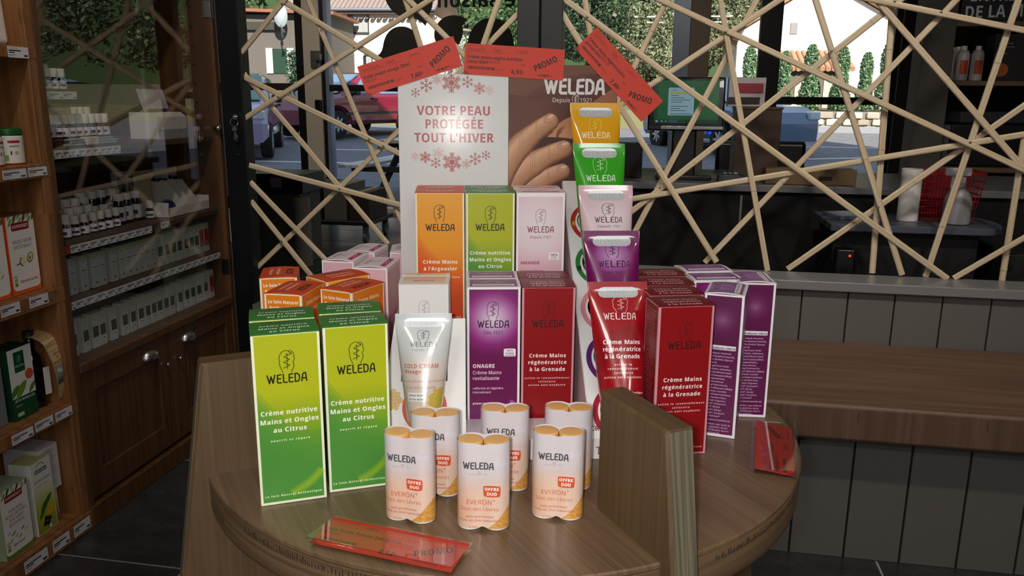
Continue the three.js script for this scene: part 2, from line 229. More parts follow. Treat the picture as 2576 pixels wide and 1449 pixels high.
// goods on the bookcase; every carton's front looks along +x, its local width runs along -z
const faceTex = (w, h, draw) => canvasTex(w, h, draw);
function shelfCarton(name, label, [x, y, z], turn, w, h, d, art, side, o = {}) {   // x, z: middle of the front foot
  const t = thing(name, label, 'box', [x, y, z], Math.PI / 2 + turn);
  const b = span(-w / 2, w / 2, 0, h - 0.001, -d, -0.0006, 0.0008); part('carton_body', b, mat(side, .5), t);
  const f = uvRect(span(-w / 2 + .0004, w / 2 - .0004, 0.0006, h - 0.0014, -0.0008, 0), -w / 2, w / 2, 0, h); part('printed_front', f, mat(0xffffff, 0.45, { map: art }), t);
  part('top_flap', span(-w / 2, w / 2, h - 0.0008, h, -d, 0), mat(o.top ?? side, .5), t); return t;
}
{
  const leaf = (x, cx, cy, r, c) => { x.fillStyle = c; x.beginPath(); x.moveTo(cx - r, cy + r); x.quadraticCurveTo(cx - r * .6, cy - r, cx + r, cy - r); x.quadraticCurveTo(cx + r * .6, cy + r * .6, cx - r, cy + r); x.fill(); };
  const superdiet = (l1, acc, base, what) => faceTex(320, 660, (x) => {
    x.fillStyle = base; x.fillRect(0, 0, 320, 660); x.fillStyle = '#f1ecea'; x.beginPath(); x.roundRect(4, 4, 312, 620, 40); x.fill(); x.fillRect(4, 4, 312, 100);
    for (let i = 0; i < 40; i++) leaf(x, (i * 53) % 320, 10 + (i * 31) % 60, 16 + i % 9, ['#5c7a2e', '#86a049', '#3d5a22', '#a3b56a'][i % 4]); x.fillStyle = '#8c1622'; x.beginPath(); x.roundRect(56, 62, 200, 66, 16); x.fill(); text(x, 'SUPERDIET', 156, 108, 38, { align: 'center', max: 180, color: '#f3dfd8' });
    l1.forEach((s, i) => text(x, s, 160, 235 + i * 44, 40, { align: 'center', weight: 'normal', color: '#3a3434', max: 240 }));
    if (what === 0) { x.fillStyle = '#e6e0b0'; x.beginPath(); x.ellipse(150, 390, 32, 42, .3, 0, 7); x.fill(); x.strokeStyle = '#26221c'; x.lineWidth = 9; x.beginPath(); x.arc(150, 390, 40, 1.9, 4.2); x.moveTo(112, 400); x.lineTo(70, 410); x.stroke(); x.fillStyle = '#7d8a3a'; x.beginPath(); x.ellipse(228, 370, 34, 48, .5, 0, 7); x.fill(); x.fillStyle = '#e9dfae'; x.beginPath(); x.ellipse(230, 366, 22, 34, .5, 0, 7); x.fill(); x.fillStyle = '#6a4a24'; x.beginPath(); x.ellipse(226, 372, 9, 14, .5, 0, 7); x.fill(); }
    else { for (let i = 0; i < 14; i++) leaf(x, 60 + (i * 37) % 210, 420 + (i * 29) % 90, 14, ['#8fa05c', '#5a7a3c', '#c9b25a'][i % 3]); }
    x.fillStyle = '#9fb46a'; x.fillRect(24, 520, 34, 30); x.fillStyle = '#6f9c3a'; x.fillRect(24, 556, 34, 30); text(x, 'bio', 22, 512, 24, { color: '#222' }); text(x, acc, 90, 566, 33, { color: '#8c2030', max: 200 });
  });
  shelfCarton('supplement_carton', 'orange and white carton with a red banner, radish and artichoke print', [FX - 0.035, .7064, -1.774], 0.04, 0.098, 0.2, 0.075, superdiet(['RADIS NOIR', 'ARTICHAUT'], 'Bien-être du foie', '#e2632a', 0), 0xd9531e, { top: 0x8a5a3a });
  shelfCarton('supplement_carton', 'white carton cut by the left edge, beside the radish carton', [FX - 0.03, .7064, -1.665], 0.02, 0.1, 0.2, 0.075, superdiet(['CHARDON', 'MARIE'], '', '#e2632a', 1), 0xd9531e);
  shelfCarton('supplement_carton', 'white carton with green base and red banner on the bottom shelf', [FX - 0.025, .0566, -1.628], 0.05, 0.098, 0.185, 0.07, superdiet(['FENOUIL', 'REINE DES PRÉS', 'THÉ VERT', 'BOULEAU'], 'Minceur', '#5e8f3a', 1), 0x9aa88a);
  const elim = faceTex(256, 680, (x) => {
    x.fillStyle = '#e9e9e2'; x.fillRect(0, 0, 256, 680); x.fillStyle = grad(x, 0, 240, 0, 680, [[0, '#e6e7d2'], [.5, '#b5bd4a'], [1, '#7f9028']]); x.fillRect(8, 230, 240, 442); x.fillStyle = '#24306a'; x.fillRect(46, 80, 150, 34); text(x, 'BIOFLORAL', 121, 107, 26, { align: 'center', max: 140 }); x.strokeStyle = '#8a7a3a'; x.lineWidth = 7; x.beginPath(); x.arc(121, 84, 56, 3.5, 5.9); x.stroke();
    text(x, 'Elimination', 28, 200, 44, { weight: 'normal', color: '#3c4038', max: 210 }); text(x, 'Acide Urique', 50, 238, 24, { weight: 'normal', color: '#5a5c3a' }); x.fillStyle = '#3f6a22'; for (const [a, b, r] of [[120, 440, 60], [170, 400, 50], [80, 500, 40]]) leaf(x, a, b, r, '#3f6a22'); x.fillStyle = '#e0ac1e'; x.beginPath(); x.ellipse(190, 500, 56, 40, -.2, 0, 7); x.fill(); x.fillStyle = '#1c1a18'; for (const [a, b] of [[120, 560], [160, 575], [100, 600], [140, 610]]) { x.beginPath(); x.arc(a, b, 24, 0, 7); x.fill(); } x.fillStyle = '#e9e9dc'; x.beginPath(); x.arc(164, 646, 18, 0, 7); x.fill();
  });
  shelfCarton('remedy_carton', 'white and olive remedy carton standing in front on the bottom shelf', [FX - 0.035, .0564, -1.737], 0.06, 0.077, 0.205, 0.062, elim, 0xd8d8cf, { top: 0xc9ca84 });
  shelfCarton('remedy_carton', 'white and olive remedy carton standing beneath the lying one', [FX - 0.075, .0564, -1.793], -0.02, 0.068, 0.088, 0.06, elim, 0xd8d8cf, { top: 0xc9ca84 });
  const back = faceTex(256, 420, (x) => { x.fillStyle = '#dcdadf'; x.fillRect(0, 0, 256, 420); x.fillStyle = '#777480'; for (let i = 0; i < 34; i++) x.fillRect(90 + (i % 3) * 2, 30 + i * 10.5, 70 + (i * 37) % 60, 4); x.fillRect(60, 40, 5, 330); x.fillStyle = '#444'; x.fillRect(40, 210, 22, 40); });
  shelfCarton('remedy_carton', 'white carton lying on its side on top of another remedy carton', [FX - 0.055, .1448, -1.79], -0.03, 0.07, 0.128, 0.11, back, 0xd5d2d8);
  const birch = faceTex(300, 700, (x) => { x.fillStyle = '#e4e6e2'; x.fillRect(0, 0, 300, 700); x.fillStyle = '#0f4a2a'; x.fillRect(0, 480, 300, 220); x.fillRect(70, 40, 130, 200); text(x, 'WELEDA', 135, 190, 30, { align: 'center', max: 110, color: '#9cc0a4' }); emblem(x, 135, 80, 70, '#9cc0a4', 4); x.fillStyle = '#cf5a34'; x.beginPath(); x.arc(240, 290, 52, 0, 7); x.fill(); leaf(x, 120, 420, 80, '#6f9a3a'); leaf(x, 40, 420, 60, '#4f7a2a'); leaf(x, 260, 430, 50, '#5d8a30'); text(x, 'Jus de Bouleau bio', 26, 520, 36, { color: '#cfe0d0', max: 250 }); text(x, '200 ml', 30, 570, 24, { color: '#cfe0d0', weight: 'normal' }); x.fillStyle = '#b9c89a'; x.fillRect(40, 630, 80, 36); });
  shelfCarton('juice_carton', 'white and dark green carton with leaf print on the second lowest shelf', [FX - 0.04, .388, -1.7225], 0.0, 0.079, 0.188, 0.06, birch, 0x0d3a22, { top: 0x0d3a22 });
  shelfCarton('silver_carton', 'plain silver grey carton left of the dark green leaf carton', [FX - 0.05, .388, -1.635], 0.0, 0.07, 0.15, 0.06, faceTex(16, 16, (x) => { x.fillStyle = '#7d7d86'; x.fillRect(0, 0, 16, 16); }), 0x7d7d86);
  const bo = thing('sap_bottle', 'dark glass bottle with a long paper tag hung on its neck', 'bottle', [FX - 0.075, .388, -1.798]);
  part('bottle_body', lathe([[0, 0], [.026, 0], [.028, .004], [.028, .115], [.024, .135], [.012, .155], [.011, .19], [0, .19]]), phys(0x120a06, 0.12, { clearcoat: .6 }), bo); part('cap', cyl(.0135, .0135, .02, 0, .186, 0), mat(0x20281c, .5), bo);
  const lab = span(-.018, .018, .03, .105, -.0005, .0005); lab.rotateY(Math.PI / 2 - .3); lab.translate(.027, 0, -.004); part('label', lab, mat(0xffffff, .6, { map: faceTex(64, 128, (x) => { x.fillStyle = '#ddd7cc'; x.fillRect(0, 0, 64, 128); x.fillStyle = '#3a322a'; x.fillRect(6, 6, 52, 116); x.fillStyle = '#7d6a4c'; x.fillRect(14, 40, 36, 50); }) }), bo);
  const tagTex = faceTex(200, 760, (x) => { x.fillStyle = '#c9a678'; x.fillRect(0, 0, 200, 760); x.strokeStyle = '#3a2c1c'; x.lineWidth = 4; x.strokeRect(10, 160, 180, 230); text(x, 'BETULA A.', 100, 196, 36, { align: 'center', color: '#2a2016', max: 160, font: 'serif' }); x.fillRect(10, 208, 180, 3); text(x, 'Préparation de', 100, 244, 26, { align: 'center', color: '#5a4630', weight: 'normal', font: 'serif', max: 150 }); text(x, 'Sève', 100, 290, 42, { align: 'center', color: '#33271a', font: 'serif' }); text(x, 'de', 100, 322, 28, { align: 'center', color: '#33271a', font: 'serif' }); text(x, 'Bouleau', 100, 372, 42, { align: 'center', color: '#33271a', font: 'serif', max: 160 }); x.fillStyle = '#8f8e88'; x.fillRect(8, 396, 184, 210); x.fillStyle = '#2c2c2a'; for (let i = 0; i < 16; i++) { x.beginPath(); x.moveTo(12 + i * 12, 590); x.lineTo(18 + i * 12, 520 - (i * 37) % 60); x.lineTo(24 + i * 12, 590); x.fill(); } x.fillStyle = '#c8c6be'; x.beginPath(); x.ellipse(70, 450, 40, 22, .4, 0, 7); x.fill(); x.fillStyle = '#2f5a40'; x.fillRect(80, 660, 40, 100); });
  const P = []; const tg = new THREE.PlaneGeometry(.05, .23, 2, 16), tp = tg.attributes.position; for (let i = 0; i < tp.count; i++) { const v = .5 - tp.getY(i) / .23, bend = Math.min(v / .22, 1); tp.setXYZ(i, tp.getX(i), .02 - (v < .22 ? .026 * bend * bend : .026 + (v - .22) * .2), v < .22 ? .055 * Math.sin(bend * 1.4) : .0542 + .012 * Math.sin((v - .22) * 4)); }
  tg.computeVertexNormals(); tg.rotateZ(.0); tg.rotateY(Math.PI / 2); tg.rotateX(.16); tg.translate(.0, .178, -.014); part('paper_tag', tg, mat(0xffffff, .7, { map: tagTex, side: THREE.DoubleSide }), bo);
  const jar = thing('supplement_jar', 'white supplement jar with a green lid on the middle shelf', 'jar', [FX - 0.055, 1.0305, -1.793]);
  part('jar_body', (() => { const g = lathe([[0, 0], [.031, 0], [.033, .003], [.033, .066], [.031, .07], [0, .07]], 40), q = g.attributes.position, w = g.attributes.uv; for (let i = 0; i < q.count; i++) w.setY(i, q.getY(i) / .07); g.rotateY(-.55); return g; })(), mat(0xffffff, .4, { map: faceTex(512, 180, (x) => { x.fillStyle = '#e9e4e0'; x.fillRect(0, 0, 512, 180); x.fillStyle = '#d8752a'; x.fillRect(0, 170, 512, 10); x.fillRect(300, 0, 14, 180); for (const o of [70, 326]) { x.fillStyle = '#a81f2a'; x.fillRect(o + 30, 30, 70, 16); x.fillStyle = '#9aa09c'; x.fillRect(o + 36, 60, 56, 12); x.fillStyle = '#2a241c'; x.fillRect(o + 40, 96, 8, 24); x.fillStyle = '#b9b070'; x.beginPath(); x.arc(o + 74, 108, 12, 0, 7); x.fill(); x.fillStyle = '#8fae4a'; x.fillRect(o + 8, 120, 20, 38); } }) }), jar);
  part('lid', lathe([[0, .07], [.0315, .07], [.0325, .072], [.0325, .084], [.031, .087], [0, .087]], 40), mat(0x0d5a22, .4), jar);
  const jar2 = dup(jar, 'white supplement jar cut by the left edge of the picture', [FX - 0.05, 1.0305, -1.722]); jar2.rotation.y = .8;
  const bag = thing('paper_bag', 'cream paper pouch on the top visible shelf', 'bag', [FX - 0.06, 1.3155, -1.768]);
  const bgm = span(-.03, .03, 0, .2, -.045, .045, .012), bp = bgm.attributes.position; for (let i = 0; i < bp.count; i++) { const t = bp.getY(i) / .2; bp.setX(i, bp.getX(i) * (1 - .85 * t)); bp.setZ(i, bp.getZ(i) * (1 + .0 * t) - t * .012); } bgm.computeVertexNormals(); part('pouch', bgm, mat(0xd9cfc4, .7), bag); part('label', (() => { const g = span(-.0004, .0004, .05, .11, -.03, .03); g.rotateZ(.16); g.translate(.03, 0, 0); return g; })(), mat(0xb9b2b4, .6), bag);
}
// ---------------------------------------------------------------- glazed oak cabinet beyond the bookcase
const cab = thing('glass_cabinet', 'dark oak cabinet with glass doors, small bottles and white cartons inside', 'cabinet', [0, 0, 0]);
{
  const z0 = -1.859, z1 = -2.722;
  part('back_panel', span(-1.95, -1.935, 0.05, 2.3, z1, z0), mat(0x4a3018, .6), cab); for (const [a, b] of [[z0 - .02, z0], [z1 - .002, z1 + .022]]) part('side_panel', span(-1.935, FX - .001, 0.0, 2.3, a, b, .002), M.oak, cab);
  part('top_panel', span(-1.935, FX, 2.28, 2.3, z1 + .022, z0 - .02), M.oak, cab);
  const pin = new THREE.CylinderGeometry(.004, .004, .002, 10); pin.rotateX(Math.PI / 2); const holes = []; for (let y = .6; y < 2.1; y += .064) for (const x of [-1.62, -1.84]) { const g = pin.clone(); g.translate(x, y, z1 + .0225); holes.push(g); } const hm = part('peg_hole', merge(holes), mat(0x1a0e06, .9), cab); hm.userData.kind = 'stuff';
  part('plinth', span(-1.93, FX + .006, 0, 0.062, z1, z0, .003), M.oak, cab); part('counter_board', span(-1.935, FX + .004, 0.452, 0.478, z1 + .022, z0 - .02, .003), M.oak, cab);
  for (const [a, b, pz, kz] of [[-2.301, -1.862, -2.195, -2.267], [-2.72, -2.305, -2.408, -2.337]]) {
    const zc = (a + b) / 2, d = part('door', [span(FX - .02, FX - .006, 0.075, 0.452, a, a + .062, .002), span(FX - .02, FX - .006, 0.075, 0.452, b - .075, b, .002), span(FX - .02, FX - .006, 0.385, 0.452, a + .062, b - .075, .002), span(FX - .02, FX - .006, 0.075, 0.15, a + .062, b - .075, .002), span(FX - .02, FX - .0145, 0.15, 0.385, a + .062, b - .075)], M.oak, cab);
    const cup = new THREE.SphereGeometry(1, 24, 12, 0, Math.PI, 0, Math.PI / 2); cup.scale(.036, .03, .024); cup.rotateY(Math.PI / 2); cup.translate(FX - .006, .398, pz); part('cup_pull', cup, mat(0xb9b9bb, .3, { metalness: 1, side: THREE.DoubleSide }), d);
    const kn = lathe([[0, 0], [.004, 0], [.003, .008], [.007, .012], [.006, .018], [0, .02]], 16); kn.rotateZ(-Math.PI / 2); kn.translate(FX - .006, .354, kz); part('knob', kn, M.chrome, d);
  }
  const sh = (y, x1, z, n) => { const s = part('shelf', span(-1.935, x1, y - .016, y, z ?? (z1 + .022), z0 - .02, .001), mat(0x4b3222, .5), cab); return s; };
  sh(1.06, FX - .03); sh(.802, FX - .03); sh(.648, FX - .03); sh(1.212, -1.68, -2.17); sh(1.075, -1.66, -2.36); sh(1.62, FX - .03); sh(1.9, FX - .03);
  [[1.034, 1.056, -2.185, -1.885, FX - .028, 10], [.778, .8, -2.30, -1.93, FX - .028, 9], [.782, .803, -2.395, -2.345, FX - .027, 1], [.624, .646, -2.69, -1.882, FX - .028, 18], [1.187, 1.208, -2.165, -1.885, -1.678, 5]].forEach(([y0, y1, a, b, x, n]) => { for (let i = 0; i < n; i++) priceLabel(cab, y0, y1, a + (b - a) * i / n + .001, a + (b - a) * (i + 1) / n - .001, i, x, 'price_label'); });
  part('red_label', span(FX - .028, FX - .0265, .778, .8, -1.927, -1.885), mat(0xb02a20, .5), cab, 'red shelf label');
  for (const [a, b] of [[-2.306, -1.883], [-2.70, -2.3]]) { const d = part('glass_door', span(FX - .013 + (a < -2.5 ? -.006 : 0), FX - .008 + (a < -2.5 ? -.006 : 0), 0.482, 2.27, a, b), M.glass, cab); }
  for (const y of [1.488, .589]) part('hinge', [span(FX - .03, FX - .002, y - .028, y + .028, -2.708, -2.696, .002), cyl(.005, .005, .06, FX - .004, y - .03, -2.712, 12)], y > 1 ? M.steel : M.blackMetal, cab);
  part('door_knob', (() => { const g = lathe([[0, 0], [.008, 0], [.008, .012], [.011, .014], [.011, .024], [0, .026]], 18); g.rotateZ(-Math.PI / 2); g.translate(FX - .012, 1.089, -2.685); return g; })(), M.chrome, cab);
}
// small bottles: brown glass, white screw cap, white label with a violet block
const labTex = canvasTex(256, 64, (x) => { x.fillStyle = '#dcdadf'; x.fillRect(0, 0, 256, 64); for (const o of [20, 148]) { x.fillStyle = '#3b1e52'; x.fillRect(o, 26, 74, 20); x.fillStyle = '#77757e'; x.fillRect(o + 26, 8, 16, 8); x.fillRect(o, 51, 60, 4); } });
const bGlass = phys(0x1a0d08, 0.1, { clearcoat: .5 }), bCap = mat(0xe2dfdc, .45), bLab = mat(0xffffff, .5, { map: labTex });
function bottleProto(h, r, ch, name) {
  const t = new THREE.Group(); t.name = name;
  const bh = h - ch; const m = (n, g, mt) => { const k = new THREE.Mesh(g, mt); k.name = n; t.add(k); };
  m('bottle_body', lathe([[0, 0], [r * .93, 0], [r, r * .08], [r, bh * .8], [r * .7, bh * .96], [r * .62, bh + ch * .6], [0, bh + ch * .6]], 20), bGlass);
  m('cap', lathe([[r * .6, bh], [r * .82, bh], [r * .8, bh + ch * .93], [r * .7, bh + ch], [0, bh + ch]], 20), bCap);
  const l = new THREE.CylinderGeometry(r * 1.012, r * 1.012, bh * .62, 24, 1, true); l.rotateY(-1.1); l.translate(0, bh * .42, 0); m('label', l, bLab); return t;
}
const P1 = bottleProto(.057, .0128, .023, 'essence_bottle'), P2 = bottleProto(.064, .0145, .026, 'essence_bottle'), P3 = bottleProto(.094, .0185, .022, 'oil_bottle');
function place(proto, label, x, y, z, group, s = 1) { const c = proto.clone(); c.name = numbered(proto.name); c.position.set(x, y, z); c.rotation.y = rr(-.5, .4); c.scale.setScalar(s); scene.add(c); tag(c, label, 'bottle', group); }
for (let i = 0; i < 10; i++) place(P1, `${ord(i)} white capped bottle from the left, front row on the upper cabinet shelf`, -1.72, 1.0754 + .0, -2.062 - .0296 * i, 'bottles on the upper cabinet shelf', 1.2);
part('bottle_riser', span(-1.86, -1.765, 1.0756, 1.094, -2.42, -1.9), M.oak); tag(scene.children.at(-1), 'wooden step under the rear bottles of the upper cabinet shelf', 'riser');
for (let i = 0; i < 9; i++) place(P1, `${ord(i)} white capped bottle from the left, rear row on the upper cabinet shelf`, -1.80, 1.0942, -2.12 - .0296 * i, 'bottles on the upper cabinet shelf', 1.2);
for (let i = 0; i < 5; i++) place(P1, `${ord(i)} white capped bottle from the left, front row on the topmost small shelf`, -1.745, 1.2122, -2.07 - .0305 * i + (i ? 0 : .0), 'bottles on the small top shelf', 1.08);
for (let i = 0; i < 4; i++) place(P1, `${ord(i)} white capped bottle from the left, rear row on the topmost small shelf`, -1.80, 1.2122, -2.10 - .0305 * i, 'bottles on the small top shelf', 1.3);
[-1.982, -2.022, -2.062, -2.1, -2.139, -2.173, -2.208, -2.243].forEach((z, i) => place(P2, `${ord(i)} white capped bottle from the left, front row on the middle cabinet shelf`, -1.65, .8022, z, 'front bottles on the middle cabinet shelf', i === 1 ? 1.08 : .95));
[-2.01, -2.05, -2.095, -2.137, -2.18].forEach((z, i) => place(P2, `${ord(i)} white capped bottle from the left, second row on the middle cabinet shelf`, -1.695, .8022, z, 'second row bottles on the middle cabinet shelf', 1.2));
[-2.16, -2.2, -2.24].forEach((z, i) => place(P2, `${ord(i)} white capped bottle from the left, third row on the middle cabinet shelf`, -1.755, .8022, z, 'third row bottles on the middle cabinet shelf', 1.45));
[-2.312, -2.35, -2.395].forEach((z, i) => place(P3, `${ord(i)} tall brown oil bottle from the left, front trio on the middle cabinet shelf`, -1.685, .8022, z, 'tall oil bottles in the cabinet', 1));
[-2.235, -2.285, -2.33, -2.38].forEach((z, i) => place(P3, `${ord(i)} tall brown oil bottle from the left, behind the front trio`, -1.76, .8022, z, 'tall oil bottles in the cabinet', 1.1));
place(P2, 'small dark bottle alone at the right of the tall oil bottles', -1.655, .8022, -2.425, null, .95);
// white cartons on the two lower levels of the cabinet
const wb = ['a', 'b', 'c', 'd'].map((k) => canvasTex(128, 420, (x) => {
  x.fillStyle = k === 'd' ? '#c8c2c4' : '#c5ccca'; x.fillRect(0, 0, 128, 420); x.fillStyle = '#b6bd9c'; x.fillRect(0, 0, 128, 46); x.fillStyle = '#8c9a94'; x.fillRect(24, 60, 80, 7); x.fillRect(34, 76, 60, 5);
  if (k === 'a') { x.fillStyle = '#5c635e'; x.fillRect(20, 170, 88, 10); x.fillStyle = '#a9aeb0'; for (let i = 0; i < 8; i++) x.fillRect(26, 200 + i * 12, 76, 4); x.fillStyle = '#2f5f54'; x.beginPath(); x.ellipse(70, 360, 15, 12, 0, 0, 7); x.fill(); }
  else if (k === 'd') { x.fillStyle = '#a8222c'; x.fillRect(8, 90, 112, 240); x.fillStyle = '#d9b0b0'; for (let i = 0; i < 7; i++) { x.beginPath(); x.arc(40 + (i * 31) % 60, 260 + (i * 17) % 60, 8, 0, 7); x.fill(); } }
  else { x.fillStyle = '#22261e'; x.fillRect(14, 160, 100, 130); for (let i = 0; i < 26; i++) { x.fillStyle = k === 'b' ? ['#4c5a3a', '#6d7a4a', '#8a8a70'][i % 3] : ['#6a6a2c', '#8d8a34', '#48401e'][i % 3]; x.beginPath(); x.ellipse(22 + (i * 47) % 84, 170 + (i * 29) % 112, 9, 6, i, 0, 7); x.fill(); } x.fillStyle = '#3b4a44'; x.beginPath(); x.arc(74, 330, 10, 0, 7); x.fill(); }
}));
const wbM = wb.map((t) => mat(0xffffff, .5, { map: t }));
const wbSide = mat(0xb9bdbb, .55), wbBody = span(-.0148, .0148, 0, .104, -.03, -.0005, .0006), wbFace = uvRect(span(-.0146, .0146, .0005, .1035, -.0006, 0), -.0146, .0146, 0, .104);
function whiteCarton(label, k, x, y, z, group, h = 1) {
  const t = new THREE.Group(); t.name = numbered('remedy_box'); t.position.set(x, y, z); t.rotation.y = Math.PI / 2 + rr(-.05, .05); t.scale.set(1, h, 1); const a = new THREE.Mesh(wbBody, wbSide); a.name = 'carton_body'; const b = new THREE.Mesh(wbFace, wbM[k]); b.name = 'printed_front'; t.add(a, b); scene.add(t); tag(t, label, 'box', group);
}
[-1.988, -2.034, -2.082, -2.116, -2.166, -2.207, -2.238, -2.269, -2.300, -2.331, -2.366, -2.404, -2.442, -2.482, -2.515, -2.556, -2.59, -2.622, -2.654, -2.686].forEach((z, i) => whiteCarton(`${ord(i)} white carton from the left on the cabinet’s second lowest level`, i > 17 ? 3 : i > 10 ? 1 : 0, -1.615, .6482, z, 'white cartons on the second lowest cabinet level', 1.0));
[-1.945, -1.995, -2.036, -2.068, -2.118, -2.172, -2.212, -2.252, -2.288, -2.32, -2.352, -2.388, -2.422, -2.47, -2.512, -2.548, -2.588, -2.632, -2.672].forEach((z, i) => whiteCarton(`${ord(i)} white carton from the left on the cabinet’s lowest level`, i === 18 ? 3 : i % 3 === 1 ? 2 : 1, -1.6, .4782, z, 'white cartons on the lowest cabinet level', .98));
{
  const t = thing('leaflet_display', 'white leaflet display with a violet band on the upper cabinet shelf', 'display', [-1.62, 1.0602, -2.54], Math.PI / 2);
  part('display_box', prism([[0, 0], [0, .07], [-.02, .085], [-.10, .085], [-.10, 0]], 'x', -.085, .085), mat(0xd9d2cf, .5), t); part('violet_band', span(-.07, .07, .086, .096, -.05, -.048), mat(0x3a2360, .5), t); part('front_strip', span(-.08, .08, .004, .03, 0, .001), mat(0x9c9ca4, .4), t);
  for (let i = 0; i < 6; i++) { const g = span(-.011, .011, 0, .075, -.0008, 0); g.rotateX(-.3); g.translate(-.062 + i * .0245, .088, -.052); part('leaflet', g, mat(0xb8b0bc, .5), t); }
  const w = thing('dropper_bundle', 'bundle of thin glass droppers held by a white band on the shelf edge', 'droppers', [-1.60, 1.0605, -2.1]);
  [[0, .004, 0], [.008, .004, .004], [.004, .011, -.004], [-.006, .004, .01], [.0, .018, .012]].forEach(([x, y, z]) => part('dropper', rod(V3(x, y, .09 + z), V3(x * .6, y, -.11 + z), .0032, 8), mat(0x9fb0bb, .15, { metalness: .2 }), w)); part('band', span(-.012, .014, 0.0, .024, -.02, .03, .004), mat(0xcfc8c4, .5), w);
  const d = thing('tin_tray', 'white cardboard tray holding round violet tins on the middle cabinet shelf', 'tray', [-1.60, .8022, -2.572], Math.PI / 2);
  part('tray', [span(-.125, .125, 0, .002, -.12, 0), span(-.125, .125, 0, .032, -.0015, 0), span(-.125, -.1235, 0, .05, -.12, 0), span(.1235, .125, 0, .05, -.12, 0)], mat(0xcfcac8, .5), d); part('back_card', span(-.125, .125, 0, .15, -.1215, -.12), mat(0xa99f86, .5), d);
  for (let i = 0; i < 3; i++) part('divider', prism([[-.118, .002], [-.002, .002], [-.002, .035], [-.06, .11], [-.118, .11]], 'x', -.03 + i * .045, -.0285 + i * .045), mat(0xbdbab6, .4), d);
  for (let i = 0; i < 4; i++) { const k = thing('round_tin', `${ord(i)} round violet tin from the left in the white tray`, 'tin', [-1.63 - (i === 3 ? .02 : 0), .83, -2.475 - i * .0155]); const g = lathe([[0, 0], [.024, 0], [.025, .002], [.025, .011], [.024, .013], [0, .013]], 28); g.rotateX(Math.PI / 2); g.rotateY(-.25); part('tin_body', g, mat(0x2c1d63, .35, { metalness: .3 }), k); const l = lathe([[0, .0131], [.0235, .0131], [.0235, .0136], [0, .0138]], 28); l.rotateX(Math.PI / 2); l.rotateY(-.25); part('lid', l, mat(0x9a97a6, .35), k); }
  const c = thing('stepped_leaflets', 'stepped pale leaflets standing behind the violet tins', 'leaflets', [-1.72, .8042, -2.62], Math.PI / 2); for (let i = 0; i < 5; i++) part('leaflet', span(-.075 + i * .031, -.047 + i * .031, 0, .13 - i * .004, -.008, 0), mat(i % 2 ? 0x9f9c8c : 0xb3ada4, .5), c);
  const cs = thing('white_packet', 'plain white packet standing behind the tall oil bottles', 'packet', [-1.76, .8022, -2.445], Math.PI / 2); part('packet_body', span(-.03, .03, 0, .15, -.02, 0, .001), mat(0xa9aaa6, .5), cs); part('dark_panel', span(-.024, .012, .05, .135, 0, .001), mat(0x1f3028, .5), cs);
}

